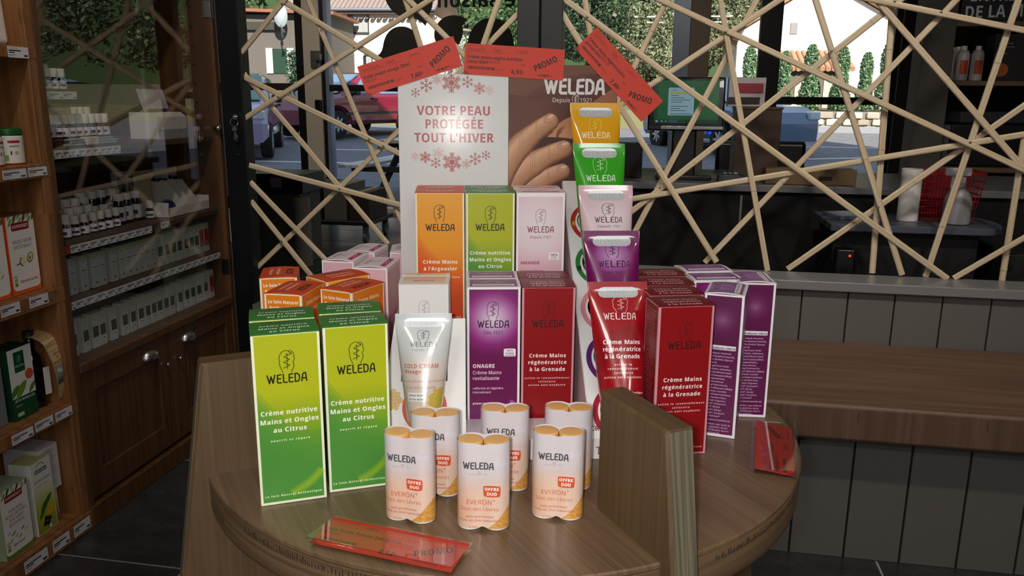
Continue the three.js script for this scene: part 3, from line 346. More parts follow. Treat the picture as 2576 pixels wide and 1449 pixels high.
// ---------------------------------------------------------------- checkout behind the right screen
const counter = thing('checkout_counter', 'black checkout counter with a grey worktop edge behind the screen', 'counter', [0, 0, 0]);
part('worktop', span(-0.5, 2.05, 0.856, 0.884, -3.95, -3.26, .004), mat(0x66666a, .4), counter); part('front_panel', span(-0.48, 2.03, 0.001, 0.856, -3.3, -3.28), mat(0x050506, .9), counter); for (const x of [-.48, 2.01]) part('side_panel', span(x, x + .02, 0.001, .856, -3.92, -3.3), mat(0x08080a, .6), counter);
part('cable_hole', span(.31, .318, .7, .84, -3.28, -3.274), M.steel, counter);
{
  const mo = thing('till_monitor', 'black touch monitor showing a green screen with a pale blue window', 'monitor', [0.09, 0.884, -3.42], 0.02);
  const scr = canvasTex(512, 384, (x) => { x.fillStyle = '#0d4a26'; x.fillRect(0, 0, 512, 384); x.fillStyle = '#0e6a34'; x.fillRect(30, 0, 482, 350); x.fillStyle = '#0d3f2a'; x.fillRect(0, 352, 512, 32); x.fillStyle = '#2a5a7a'; x.fillRect(120, 356, 70, 24); x.fillStyle = '#8fb6d8'; x.beginPath(); x.arc(24, 368, 11, 0, 7); x.arc(66, 368, 8, 0, 7); x.arc(98, 368, 7, 0, 7); x.fill(); x.fillStyle = '#a9d0e0'; x.beginPath(); x.roundRect(110, 64, 206, 250, 10); x.fill(); x.fillStyle = '#b5cf3a'; x.fillRect(116, 104, 196, 16); x.fillStyle = '#31505c'; text(x, 'Caisse', 130, 92, 16, { weight: 'normal', color: '#31505c' }); [140, 160, 180, 200, 238, 258, 276, 306].forEach((y, i) => x.fillRect(132, y - 8, 60 + (i * 47) % 110, 5)); });
  const head = new THREE.Group(); const lit = mat(0x05080a, .2, { emissive: 0xffffff, emissiveMap: scr, emissiveIntensity: .36 });
  part('bezel', (() => { const g = span(-.152, .152, .196, .41, -.03, 0, .008); g.rotateX(-.12); return g; })(), phys(0x0a0a0c, .18, { clearcoat: .6 }), mo);
  part('screen', (() => { const g = uvRect(span(-.128, .128, .225, .395, 0, .0008), -.128, .128, .225, .395); g.rotateX(-.12); return g; })(), lit, mo); part('lower_rim', (() => { const g = span(-.1, .15, .199, .214, .001, .009, .003); g.rotateX(-.12); return g; })(), phys(0xb9bcc2, .15, { metalness: .8 }), mo);
  part('stand', [span(-.05, .05, 0, .26, -.11, -.06, .01), span(-.11, .11, 0, .02, -.14, .05, .006)], M.blackPlastic, mo); part('power_light', (() => { const g = new THREE.SphereGeometry(.006, 10, 8); g.translate(.098, .187, -.015); return g; })(), mat(0x0a1a60, .3, { emissive: 0x1030ff, emissiveIntensity: 2.5 }), mo);
  const glow = new THREE.RectAreaLight(0x3a9060, .35, .256, .17); glow.position.set(0.09, 1.19, -3.45); glow.lookAt(0.09, 1.15, 0); scene.add(glow);
  const bx = (name, label, cat, x0, x1, y0, y1, z0, z1, col, extra) => { const t = thing(name, label, cat, [(x0 + x1) / 2, y0, (z0 + z1) / 2]); const w = (x1 - x0) / 2, h = y1 - y0, d = (z1 - z0) / 2; part('body', span(-w, w, 0, h, -d, d, .003), mat(col, .6), t); extra?.(t, w, h, d); return t; };
  bx('brown_case', 'brown wooden case standing right of the till monitor', 'case', .285, .46, .8845, 1.165, -3.6, -3.42, 0x3d2a1a, (t, w, h, d) => part('lid', span(-w - .004, w + .004, h, h + .01, -d, d + .004, .002), mat(0x4a3420, .6), t));
  const pk = bx('snack_box', 'white and red counter box with photo print on the brown case', 'box', .255, .40, 1.176, 1.29, -3.58, -3.5, 0xbdb4b8, (t, w, h, d) => { part('red_stripe', span(-w + .02, w - .01, h * .45, h * .8, d, d + .0012), mat(0x8e2030, .5), t); part('dark_print', span(-w, w - .02, .008, h * .32, d, d + .0012), mat(0x2a1c1c, .5), t); });
  bx('wooden_tray', 'long tan wooden tray with dark stamp on the worktop', 'tray', .40, .735, .8845, .945, -3.40, -3.30, 0x6a5034, (t, w, h, d) => part('stamp', span(.03, .08, .018, .034, d, d + .001), mat(0x2b1a12, .7), t));
  const ct = bx('card_terminal', 'bluish grey card terminal with keys left of the wooden tray', 'card reader', .225, .325, .8845, .915, -3.42, -3.31, 0x39424e, (t, w, h, d) => { for (let i = 0; i < 3; i++) part('key', span(-.028 + i * .02, -.014 + i * .02, h, h + .004, -.02, .0, .001), mat(0xb9c2cc, .4), t); });
  const ch = thing('chair_back', 'rounded black backrest of a chair behind the counter', 'chair', [.47, 0, -4.15]); part('backrest', (() => { const g = new RoundedBoxGeometry(.42, .3, .05, 4, .024); g.translate(0, .86, 0); return g; })(), M.blackPlastic, ch); part('support', span(-.03, .03, .35, .8, -.04, -.01), M.blackPlastic, ch); part('seat', span(-.22, .22, .42, .48, -.45, -.02, .02), M.blackPlastic, ch); part('pedestal', [cyl(.03, .03, .4, 0, .02, -.22), span(-.28, .28, .001, .04, -.25, -.19, .01), span(-.03, .03, .001, .04, -.5, .06, .01)], M.blackPlastic, ch);
  bx('receipt_printer', 'black receipt printer under the till monitor’s left side', 'printer', -.24, -.08, .8845, 1.02, -3.6, -3.42, 0x0b0b0d, (t, w, h, d) => part('paper_slot', span(-.05, .05, h, h + .004, -.02, .0), mat(0x3a3a40, .4), t));
  // side desk with cleaning things
  const desk = thing('side_desk', 'dark desk with rounded grey top in front of the counter', 'desk', [0.85, 0, -3.02]);
  part('desk_top', (() => { const p = []; for (let i = 0; i <= 16; i++) { const a = -Math.PI / 2 + Math.PI * i / 16; p.push([.2 + .09 * Math.cos(a), -.0 + .17 * Math.sin(a)]); } p.push([-.28, .17], [-.28, -.17]); return prism(p, 'y', .776, .8, .003); })(), mat(0x4a505c, .35), desk); part('desk_body', span(-.26, .2, .001, .776, -.14, .12, .004), mat(0x0a0a0c, .6), desk);
  const roll = thing('paper_roll', 'tall white roll of kitchen paper on the side desk', 'paper roll', [.846, .8002, -3.0]); part('roll', lathe([[.012, 0], [.033, 0], [.034, .002], [.034, .176], [.033, .178], [.012, .178], [.012, 0]], 32), mat(0xd8d3d0, .9), roll); part('core', cyl(.0125, .0125, .1775, 0, .0003, 0, 20, true), mat(0x8a7a66, .9), roll);
  const sp = thing('spray_bottle', 'grey translucent spray bottle with trigger, before the red basket', 'spray bottle', [.985, .8002, -2.95]); part('bottle_body', lathe([[0, 0], [.04, 0], [.044, .006], [.044, .075], [.036, .105], [.018, .128], [.015, .14], [0, .14]], 28), mat(0x8f8d90, .4), sp); part('spray_head', [cyl(.017, .016, .02, 0, .138, 0), (() => { const g = span(-.05, .03, .16, .188, -.011, .011, .006); return g; })(), (() => { const g = span(-.036, -.028, .115, .162, -.005, .005, .002); g.rotateZ(-.05); return g; })()], mat(0xa09d9e, .45), sp);
  const bk = thing('shopping_basket', 'dark red plastic shopping basket behind the spray bottle', 'basket', [.985, .8005, -3.1]);
  const ring = (w, d, y, h, t) => [span(-w, w, y, y + h, d - t, d), span(-w, w, y, y + h, -d, -d + t), span(-w, -w + t, y, y + h, -d, d), span(w - t, w, y, y + h, -d, d)]; const slats = []; for (let i = -9; i <= 9; i++) for (const s of [1, -1]) slats.push(rod(V3(i * .0098, .01, s * .052), V3(i * .0118, .155, s * .064), .0018, 5)); for (let j = 0; j < 6; j++) slats.push(...ring(.092 + j * .0035, .053 + j * .0022, .02 + j * .022, .004, .003)); part('mesh_side', merge(slats), mat(0x8a0d18, .4), bk); part('rim', ring(.115, .067, .155, .012, .005), mat(0x8a0d18, .4), bk); part('bottom', span(-.09, .09, 0, .006, -.05, .05), mat(0x6a0a12, .5), bk); part('back_wall', span(-.1, .1, .006, .155, -.058, -.056), mat(0x6a0a12, .5), bk);
  const fo = thing('document_folder', 'pale blue grey folder lying on the side desk', 'folder', [.66, .8003, -3.04], .25); part('cover', span(-.06, .06, 0, .012, -.07, .07, .002), mat(0x5f6a7c, .4), fo); part('sheet', span(-.05, .055, .012, .014, -.06, .06), mat(0x9aa4b4, .5), fo);
  const dv = thing('black_device', 'black device with a small red light left of the folder', 'device', [.62, .6, -2.85]); part('body', span(-.03, .03, 0, .12, -.03, .03, .006), M.blackPlastic, dv); part('indicator', (() => { const g = new THREE.SphereGeometry(.004, 10, 8); g.translate(.012, .1, .031); return g; })(), mat(0x300, .4, { emissive: 0xff3018, emissiveIntensity: 3 }), dv); part('bracket', span(-.03, .05, .05, .07, -.048, -.03), M.blackPlastic, dv);
  const ca = thing('black_crate', 'black crate with grey lettering at the right edge behind the screen', 'crate', [1.34, 0, -3.0]); part('crate_body', span(-.22, .3, .001, .72, -.15, .15, .006), mat(0x0b0b0d, .7), ca); part('lettering', uvRect(span(-.17, -.02, .65, .71, .15, .151), -.17, -.02, .65, .71), mat(0xffffff, .6, { map: canvasTex(256, 102, (x) => { x.fillStyle = '#0b0b0d'; x.fillRect(0, 0, 256, 102); text(x, 'bloo', 20, 80, 80, { weight: 'normal', color: '#c9c5cc' }); }) }), ca);
  const cl = thing('beige_plinth', 'dim greyish box standing under the black crate’s lettering', 'box', [1.34, 0, -2.83]); part('body', span(-.2, .3, .001, .6, -.018, .018, .003), mat(0x1c1a1a, .7), cl);
}
// shelf unit with cleaning products, far right
const unit = thing('shelf_unit', 'wooden shelf unit with a black sign and cleaning products at the far right', 'shelf', [0, 0, 0]);
{
  part('side_panel', span(1.165, 1.30, 0.001, 2.2, -4.36, -4.2, .003), mat(0x4c4742, .6), unit); part('side_panel', span(2.3, 2.33, 0.001, 2.2, -4.7, -4.2, .003), M.oak, unit); part('back_panel', span(1.2, 2.3, 0.001, 2.2, -4.72, -4.7), mat(0x1c1713, .7), unit);
  for (const y of [1.297, 1.56, .90, .5, .12]) part('shelf', span(1.30, 2.3, y - .022, y, -4.7, -4.2, .002), mat(0x6a553e, .6), unit); part('shelf_back', span(1.30, 1.47, 1.297, 1.538, -4.60, -4.58), mat(0x4a3426, .7), unit);
  part('sign', uvRect(span(1.31, 2.05, 1.562, 1.80, -4.215, -4.2), 1.31, 2.05, 1.562, 1.80), mat(0xffffff, .6, { map: canvasTex(1024, 332, (x) => { x.fillStyle = '#100f18'; x.fillRect(0, 0, 1024, 332); text(x, 'ENTRETIEN', 40, 216, 108, { color: '#d4d2d6', max: 470, rot: -.01 }); text(x, 'DE LA MAISON', 20, 318, 104, { color: '#d4d2d6', max: 620, rot: -.03 }); }) }), unit, 'black sign with white hand lettering');
  for (let i = 0; i < 6; i++) { const o = i === 0; const b = thing('detergent_bottle', `${ord(i)} clear bottle with an orange label from the right on the shelf unit`, 'bottle', [1.425 - (i > 1 ? .064 + .004 * (i - 1) : i * .062), 1.2972, -4.26 - (i > 1 ? (i - 1) * .0595 : 0)], 0, 'orange labelled detergent bottles'); part('bottle_body', lathe([[0, 0], [.025, 0], [.028, .004], [.028, .12], [.02, .138], [0, .14]], 20), mat(0xb9b3b0, .35), b); part('cap', cyl(.013, .012, .02, 0, .138, 0), mat(0xd6d2ce, .4), b); part('label', (() => { const g = new THREE.CylinderGeometry(.0284, .0284, .062, 20, 1, true, -.62, 1.24); g.translate(0, .062, 0); return g; })(), mat(0xc2491f, .5), b); }
  const bxs = thing('black_carton', 'black carton with an orange disc beside the clear bottles', 'box', [1.56, 1.2972, -4.3]); part('carton_body', span(-.075, .075, 0, .21, -.06, .06, .002), mat(0x0d0c12, .5), bxs); part('orange_disc', (() => { const g = cylZ(.03, .002, -.035, .05, .061); return g; })(), mat(0xb5581e, .5), bxs); part('printed_lines', [span(-.06, .0, .165, .17, .06, .0608), span(-.06, .01, .15, .154, .06, .0608), span(-.06, -.02, .12, .125, .06, .0608)], mat(0x8d8a94, .5), bxs);
  const bx2 = dup(bxs, 'black carton at the right picture edge on the shelf unit', [1.75, 1.2972, -4.3]);
  const pr = thing('black_appliance', 'black boxy appliance on the lower level of the shelf unit', 'appliance', [1.55, .9002, -4.42]); part('housing', span(-.2, .28, 0, .2, -.16, .16, .01), M.blackPlastic, pr); part('top_tray', span(-.15, .2, .2, .26, -.12, .1, .01), M.darkGrey, pr);
  [[1.38, 0x6a5a22, 'olive'], [1.47, 0x8a8368, 'beige'], [1.56, 0x3c4a2a, 'green'], [1.66, 0x776c58, 'tan'], [1.77, 0x4b4560, 'violet']].forEach(([x, c, n]) => { const t = thing('small_packet', `small ${n} packet low on the shelf unit behind the red basket`, 'packet', [x, .5002, -4.3]); part('packet_body', span(-.035, .035, 0, .2, -.03, .03, .003), mat(c, .6), t); part('label', span(-.022, .022, .05, .13, .03, .031), mat(0xb5ae98, .6), t); });
}
// goods trolley and a dark cupboard by the door, beyond the left screen
{
  const k = thing('black_cupboard', 'black topped pale cupboard by the entrance beyond the left screen', 'cupboard', [-2.72, 0, -5.6]); part('top', span(-.24, .24, .53, .665, -.2, .2, .004), M.blackPlastic, k); part('body', span(-.22, .2, .001, .53, -.19, .17, .003), mat(0x4f4a48, .6), k); part('name_plate', span(.0, .085, .57, .64, .2, .203), mat(0x6f6f74, .4), k); part('roll_side', (() => { const g = cyl(.06, .06, .5, .2, .002, .14); return g; })(), mat(0x8d837a, .6), k);
  const t = thing('goods_trolley', 'dark blue platform trolley on castors loaded with cartons', 'trolley', [-2.78, 0, -6.72]); part('platform', span(-.42, .42, .15, .185, -.3, .3, .005), mat(0x101828, .5), t);
  for (const [x, z] of [[-.36, .25], [.36, .25], [-.36, -.25], [.36, -.25]]) { const w = part('castor', [cylX(.05, .03, x, .05, z), span(x - .022, x + .022, .06, .15, z - .015, z + .015)], mat(0x55575c, .5), t); }
  for (const [x0, x1, h, c, n] of [[-.4, -.02, .3, 0x2c1d14, 'brown'], [.0, .2, .3, 0x6a6864, 'grey'], [.22, .4, .24, 0x35231a, 'dark brown']]) { const b = thing('packing_carton', `${n} packing carton riding on the dark blue trolley`, 'box', [-2.78, .1855, -6.72]); part('carton_body', span(x0, x1, 0, h, -.2, .26, .003), mat(c, .7), b); part('tape', span((x0 + x1) / 2 - .02, (x0 + x1) / 2 + .02, h, h + .001, -.2, .26), mat(0x8a7a60, .5), b); }
}
function cylX(r, h, x, y, z) { const g = new THREE.CylinderGeometry(r, r, h, 20); g.rotateZ(Math.PI / 2); g.translate(x, y, z); return g; }
// black picture stickers and lettering on the shop window
{
  const ink = mat(0x050507, .6); const st = (pts, label) => { const s = new THREE.Shape(); pts(s); const g = new THREE.ExtrudeGeometry(s, { depth: .001, bevelEnabled: false, curveSegments: 24 }); const m = part('window_sticker', g, ink); m.position.set(0, 0, ZF + .0032); tag(m, label, 'sticker'); };
  st((s) => { s.moveTo(-2.83, 2.35); s.bezierCurveTo(-2.86, 2.1, -2.72, 2.0, -2.6, 1.985); s.bezierCurveTo(-2.5, 1.985, -2.44, 1.95, -2.40, 1.90); s.bezierCurveTo(-2.385, 1.95, -2.38, 1.98, -2.36, 2.02); s.bezierCurveTo(-2.3, 2.1, -2.32, 2.25, -2.35, 2.4); s.lineTo(-2.83, 2.35); }, 'large black rounded window sticker with a pointed tip');
  st((s) => { s.moveTo(-1.97, 1.965); s.bezierCurveTo(-2.06, 2.02, -2.22, 2.03, -2.29, 1.9); s.bezierCurveTo(-2.36, 1.76, -2.24, 1.64, -2.12, 1.68); s.bezierCurveTo(-2.02, 1.72, -2.0, 1.85, -2.02, 1.9); s.lineTo(-1.97, 1.965); }, 'black lemon shaped window sticker with a pointed top');
  st((s) => { s.moveTo(-1.97, 1.62); s.bezierCurveTo(-1.99, 1.86, -1.86, 1.975, -1.74, 1.975); s.bezierCurveTo(-1.58, 1.975, -1.48, 1.85, -1.49, 1.62); s.lineTo(-1.97, 1.62); }, 'black dome shaped window sticker behind the middle price card');
  st((s) => { s.moveTo(-2.95, 1.6); s.bezierCurveTo(-2.87, 1.63, -2.86, 1.68, -2.85, 1.73); s.bezierCurveTo(-2.82, 1.86, -2.73, 1.9, -2.66, 1.9); s.bezierCurveTo(-2.55, 1.9, -2.48, 1.84, -2.48, 1.72); s.lineTo(-2.46, 1.58); s.bezierCurveTo(-2.6, 1.54, -2.8, 1.56, -2.95, 1.6); }, 'black bell shaped window sticker behind the left price card');
  const font = await new FontLoader().loadAsync('fonts/droid/droid_sans_bold.typeface.json'); const g = new TextGeometry('de saison', { font, size: .155, depth: .001, curveSegments: 6, bevelEnabled: false }); g.rotateY(Math.PI); g.scale(.96, 1, 1);
  g.computeBoundingBox(); const m = part('window_lettering', g, ink); m.position.set(-2.27 - g.boundingBox.min.x, 2.078, ZF + .0045); tag(m, 'black lettering on the shop window, seen reversed from inside', 'lettering');
}
// recessed ceiling lamps
const lampM = mat(0xffffff, .4, { emissive: new THREE.Color(1, .88, .7), emissiveIntensity: 6 });
[[-1.15, -1.1], [0.6, -1.3], [-0.6, 0.6], [1.4, 0.5], [-3.3, -6.0], [0.2, -4.6]].forEach(([x, z], i) => {
  const l = thing('ceiling_lamp', ['round ceiling spot above the glass cabinet', 'round ceiling spot above the wall bench', 'round ceiling spot behind the camera on the left', 'round ceiling spot behind the camera on the right', 'round ceiling spot near the entrance', 'round ceiling spot above the checkout'][i], 'lamp', [x, 2.9, z]);
  part('ring', lathe([[.05, -.002], [.06, -.006], [.066, -.002], [.066, 0], [.05, 0]], 24), M.white, l); part('lamp_face', (() => { const g = new THREE.CircleGeometry(.05, 24); g.rotateX(Math.PI / 2); g.translate(0, -.003, 0); return g; })(), lampM, l);
  const s = new THREE.SpotLight(new THREE.Color(1, .88, .7), i > 3 ? SPOT * 8 : SPOT, 0, 1.05, .6, 2); s.position.set(0, -.012, 0); s.target.position.set(0, -2, i > 3 ? -1.5 : 0); s.shadow.radius = 2.5; l.add(s, s.target);
});
// track spots turned towards the screens
[[-.95, -1.0], [.1, 0], [1.05, 1.0]].forEach(([x, tx], i) => {
  const l = thing('track_spot', ['white track spot aimed at the left bamboo screen', 'white track spot aimed at the middle of the screens', 'white track spot aimed at the right bamboo screen'][i], 'lamp', [x, 2.72, -1.05]), d = V3(tx - x, .95 - 2.72, -2.74 + 1.05).normalize();
  const tilt = (g) => { g.applyQuaternion(new THREE.Quaternion().setFromUnitVectors(V3(0, -1, 0), d)); return g; };
  part('spot_can', tilt(lathe([[0, .09], [.04, .09], [.045, .08], [.045, -.05], [.04, -.05], [.038, -.02], [0, -.02]], 24)), M.white, l); part('stem', [cyl(.008, .008, .11, 0, .07, 0, 10), cyl(.03, .03, .01, 0, .17, 0, 18)], M.white, l);
  part('lamp_face', tilt((() => { const g = new THREE.CircleGeometry(.037, 24); g.rotateX(Math.PI / 2); g.translate(0, -.045, 0); return g; })()), lampM, l);
  const s = new THREE.SpotLight(new THREE.Color(1, .92, .8), AIMED, 0, .62, .7, 2); s.position.copy(d).multiplyScalar(.058); s.target.position.copy(d).multiplyScalar(2); s.shadow.radius = 2; l.add(s, s.target);
});
// long ceiling light panels in the front half of the shop
[[-.4, 1.3, 'behind the camera, nearest on the left'], [1.0, 1.3, 'behind the camera, nearest in the middle'], [2.4, 1.3, 'behind the camera, nearest on the right'], [-.4, 2.6, 'at the back of the shop, on the left'], [1.0, 2.6, 'at the back of the shop, in the middle'], [2.4, 2.6, 'at the back of the shop, on the right']].forEach(([x, z, w]) => {
  const l = thing('light_panel', `white square edged ceiling light panel ${w}`, 'lamp', [x, 2.9, z]); part('housing', [span(-.31, .31, -.03, 0, -.16, -.148), span(-.31, .31, -.03, 0, .148, .16), span(-.31, -.298, -.03, 0, -.148, .148), span(.298, .31, -.03, 0, -.148, .148)], M.white, l);
  part('diffuser', span(-.298, .298, -.024, -.02, -.148, .148), mat(0xffffff, .5, { emissive: new THREE.Color(1, .97, .93), emissiveIntensity: 3 }), l);
  const r = new THREE.RectAreaLight(new THREE.Color(1, .97, .93), PANEL, .58, .29); r.position.set(0, -.032, 0); r.rotation.x = -Math.PI / 2; l.add(r);
});
// the phone that takes the picture; its flash lights the display
{
  const ph = thing('smartphone', 'dark smartphone held level, its flash lighting the display', 'phone', [0, 1.2, 0]); ph.rotation.set(R(-13.1), R(10.2), R(.5), 'YXZ');
  part('phone_body', span(-.05, .095, -.035, .037, .005, .013, .002), mat(0x18181a, .4), ph); part('flash_window', (() => { const g = new THREE.CircleGeometry(.004, 20); g.rotateY(Math.PI); g.translate(-.018, .004, .0045); return g; })(), mat(0xffffff, .3, { emissive: new THREE.Color(1, .97, .92), emissiveIntensity: 30 }), ph);
  const f = new THREE.SpotLight(new THREE.Color(1, .965, .92), FLASH, 0, 1.0, .5, 2); f.position.set(-.018, .004, .0); f.target.position.set(-.018, .004, -1); f.shadow.radius = .4; ph.add(f, f.target);
}
// ---------------------------------------------------------------- lettering and prints
function text(x, s, px, py, size, { color = '#fff', weight = 'bold', align = 'left', max, sp = 0, font = 'sans-serif', rot = 0 } = {}) {
  if (!s) return; x.save(); x.translate(px, py); if (rot) x.rotate(rot); x.fillStyle = color; x.textAlign = align; x.textBaseline = 'alphabetic';
  x.font = `${weight} ${size}px ${font}`; try { x.letterSpacing = sp + 'px'; } catch (e) {}
  if (max) { const w = x.measureText(s).width; if (w > max) x.scale(max / w, 1); }
  x.fillText(s, 0, 0); x.restore();
}
function wrapText(x, s, px, py, width, size, line, o = {}) {
  x.font = `${o.weight ?? 'normal'} ${size}px sans-serif`; let cur = '', y = py;
  for (const w of s.split(' ')) { const t = cur ? cur + ' ' + w : w; if (x.measureText(t).width > width && cur) { text(x, cur, px, y, size, o); y += line; cur = w; } else cur = t; }
  text(x, cur, px, y, size, o); return y + line;
}
// the maker's wordmark, drawn as strokes: x0, baseline, total width
function wordmark(x, cx, base, width, color, lw = 0.135) {
  const h = width * 0.22, L = [
    [1.15, [[0, 1, .3, 0.02, .56, .86, .82, 0.02, 1.12, 1]]], [.62, [[.58, 1, .1, .95, .04, .1, .16, 0, .6, 0], [.08, .52, .52, .52]]], [.56, [[.06, 1, .06, .1, .16, 0, .56, 0]]],
    [.62, [[.6, 1, .1, .95, .04, .1, .16, 0, .6, 0], [.08, .52, .52, .52]]], [.74, [[.06, 0, .06, 1, .4, .98, .68, .76, .7, .3, .5, .02, .06, 0]]], [.78, [[0, 0, .2, .86, .38, 1, .6, .98, .74, 0], [.1, .34, .66, .34]]]];
  const tot = L.reduce((a, l) => a + l[0], 0) + 0.27 * 5, k = width / tot; let px = cx - width / 2;
  x.save(); x.strokeStyle = color; x.lineWidth = h * lw; x.lineJoin = 'round'; x.lineCap = 'square';
  for (const [w, st] of L) { for (const p of st) { x.beginPath(); for (let i = 0; i < p.length; i += 2) x.lineTo(px + p[i] * k, base - p[i + 1] * h); x.stroke(); } px += (w + 0.27) * k; }
  x.restore();
}
function emblem(x, cx, top, h, color, lw) {
  x.save(); x.translate(cx, top); x.scale(h, h); x.strokeStyle = color; x.lineWidth = lw * .8 / h; x.lineCap = x.lineJoin = 'round';
  x.beginPath(); x.moveTo(-.19, 1); x.bezierCurveTo(-.25, .8, -.36, .62, -.3, .48); x.bezierCurveTo(-.36, .36, -.3, .05, -.06, .02); x.bezierCurveTo(.02, .0, .06, .04, .1, .08); x.stroke();
  x.beginPath(); x.moveTo(.17, 1); x.bezierCurveTo(.2, .86, .34, .72, .26, .6); x.bezierCurveTo(.22, .5, .36, .44, .3, .33); x.bezierCurveTo(.26, .24, .34, .14, .2, .06); x.bezierCurveTo(.12, .0, .06, .06, .12, .12); x.bezierCurveTo(.18, .18, .24, .1, .2, .16); x.bezierCurveTo(.12, .26, .0, .2, -.02, .14); x.stroke();
  x.beginPath(); x.moveTo(.05, .2); x.lineTo(-.12, .3); x.lineTo(.12, .42); x.lineTo(-.14, .54); x.lineTo(.12, .68); x.lineTo(-.16, .8); x.stroke(); x.beginPath(); x.moveTo(.02, .2); x.lineTo(.0, .84); x.stroke();
  x.restore();
}
function grad(x, x0, y0, x1, y1, stops) { const g = x.createLinearGradient(x0, y0, x1, y1); stops.forEach(([t, c]) => g.addColorStop(t, c)); return g; }
function radial(x, cx, cy, r, stops) { const g = x.createRadialGradient(cx, cy, 0, cx, cy, r); stops.forEach(([t, c]) => g.addColorStop(t, c)); return g; }
function swirl(x, X, Y, w, h, base, over) {   // the old cartons' print: one bright colour above, a wave of a second colour below
  x.save(); x.beginPath(); x.rect(X, Y, w, h); x.clip(); x.fillStyle = grad(x, 0, Y, 0, Y + h, base); x.fillRect(X, Y, w, h);
  for (let k = 0; k < 9; k++) {
    x.globalAlpha = 0.22; x.fillStyle = over; x.beginPath(); x.moveTo(X - 2, Y + h * (.28 + .035 * k)); x.bezierCurveTo(X + w * .25, Y + h * (.45 + .04 * k), X + w * .7, Y + h * (.62 + .025 * k), X + w + 2, Y + h * (.58 + .05 * k)); x.lineTo(X + w + 2, Y + h + 2); x.lineTo(X - 2, Y + h + 2); x.fill();
  }
  x.restore();
}
const SIDE_TEXT = 'Water (Aqua), Sesamum Indicum (Sesame) Seed Oil, Glycerin, Alcohol, Glyceryl Stearate SE, Butyrospermum Parkii (Shea) Butter, Helianthus Annuus (Sunflower) Seed Oil, Olea Europaea (Olive) Oil Unsaponifiables, Oenothera Biennis (Evening Primrose) Oil, Panicum Miliaceum (Millet) Seed Extract, Centella Asiatica Flower/Leaf/Stem Extract, Xanthan Gum, Lactic Acid, Fragrance (Parfum)*, Limonene*, Linalool*, Benzyl Benzoate*, Benzyl Salicylate*, Geraniol*, Citral*, Farnesol*';
const SIDE_TEXT2 = 'Composition : eau, huile de sésame, glycérine, alcool, esters d’acide gras, beurre de karité, huile de tournesol, insaponifiables d’huile d’olive, huile d’onagre, extraits de millet et de centella asiatica, xanthane, acide lactique, huiles essentielles.';
const CW = 0.0485, CD = 0.0345, CH = 0.1345;
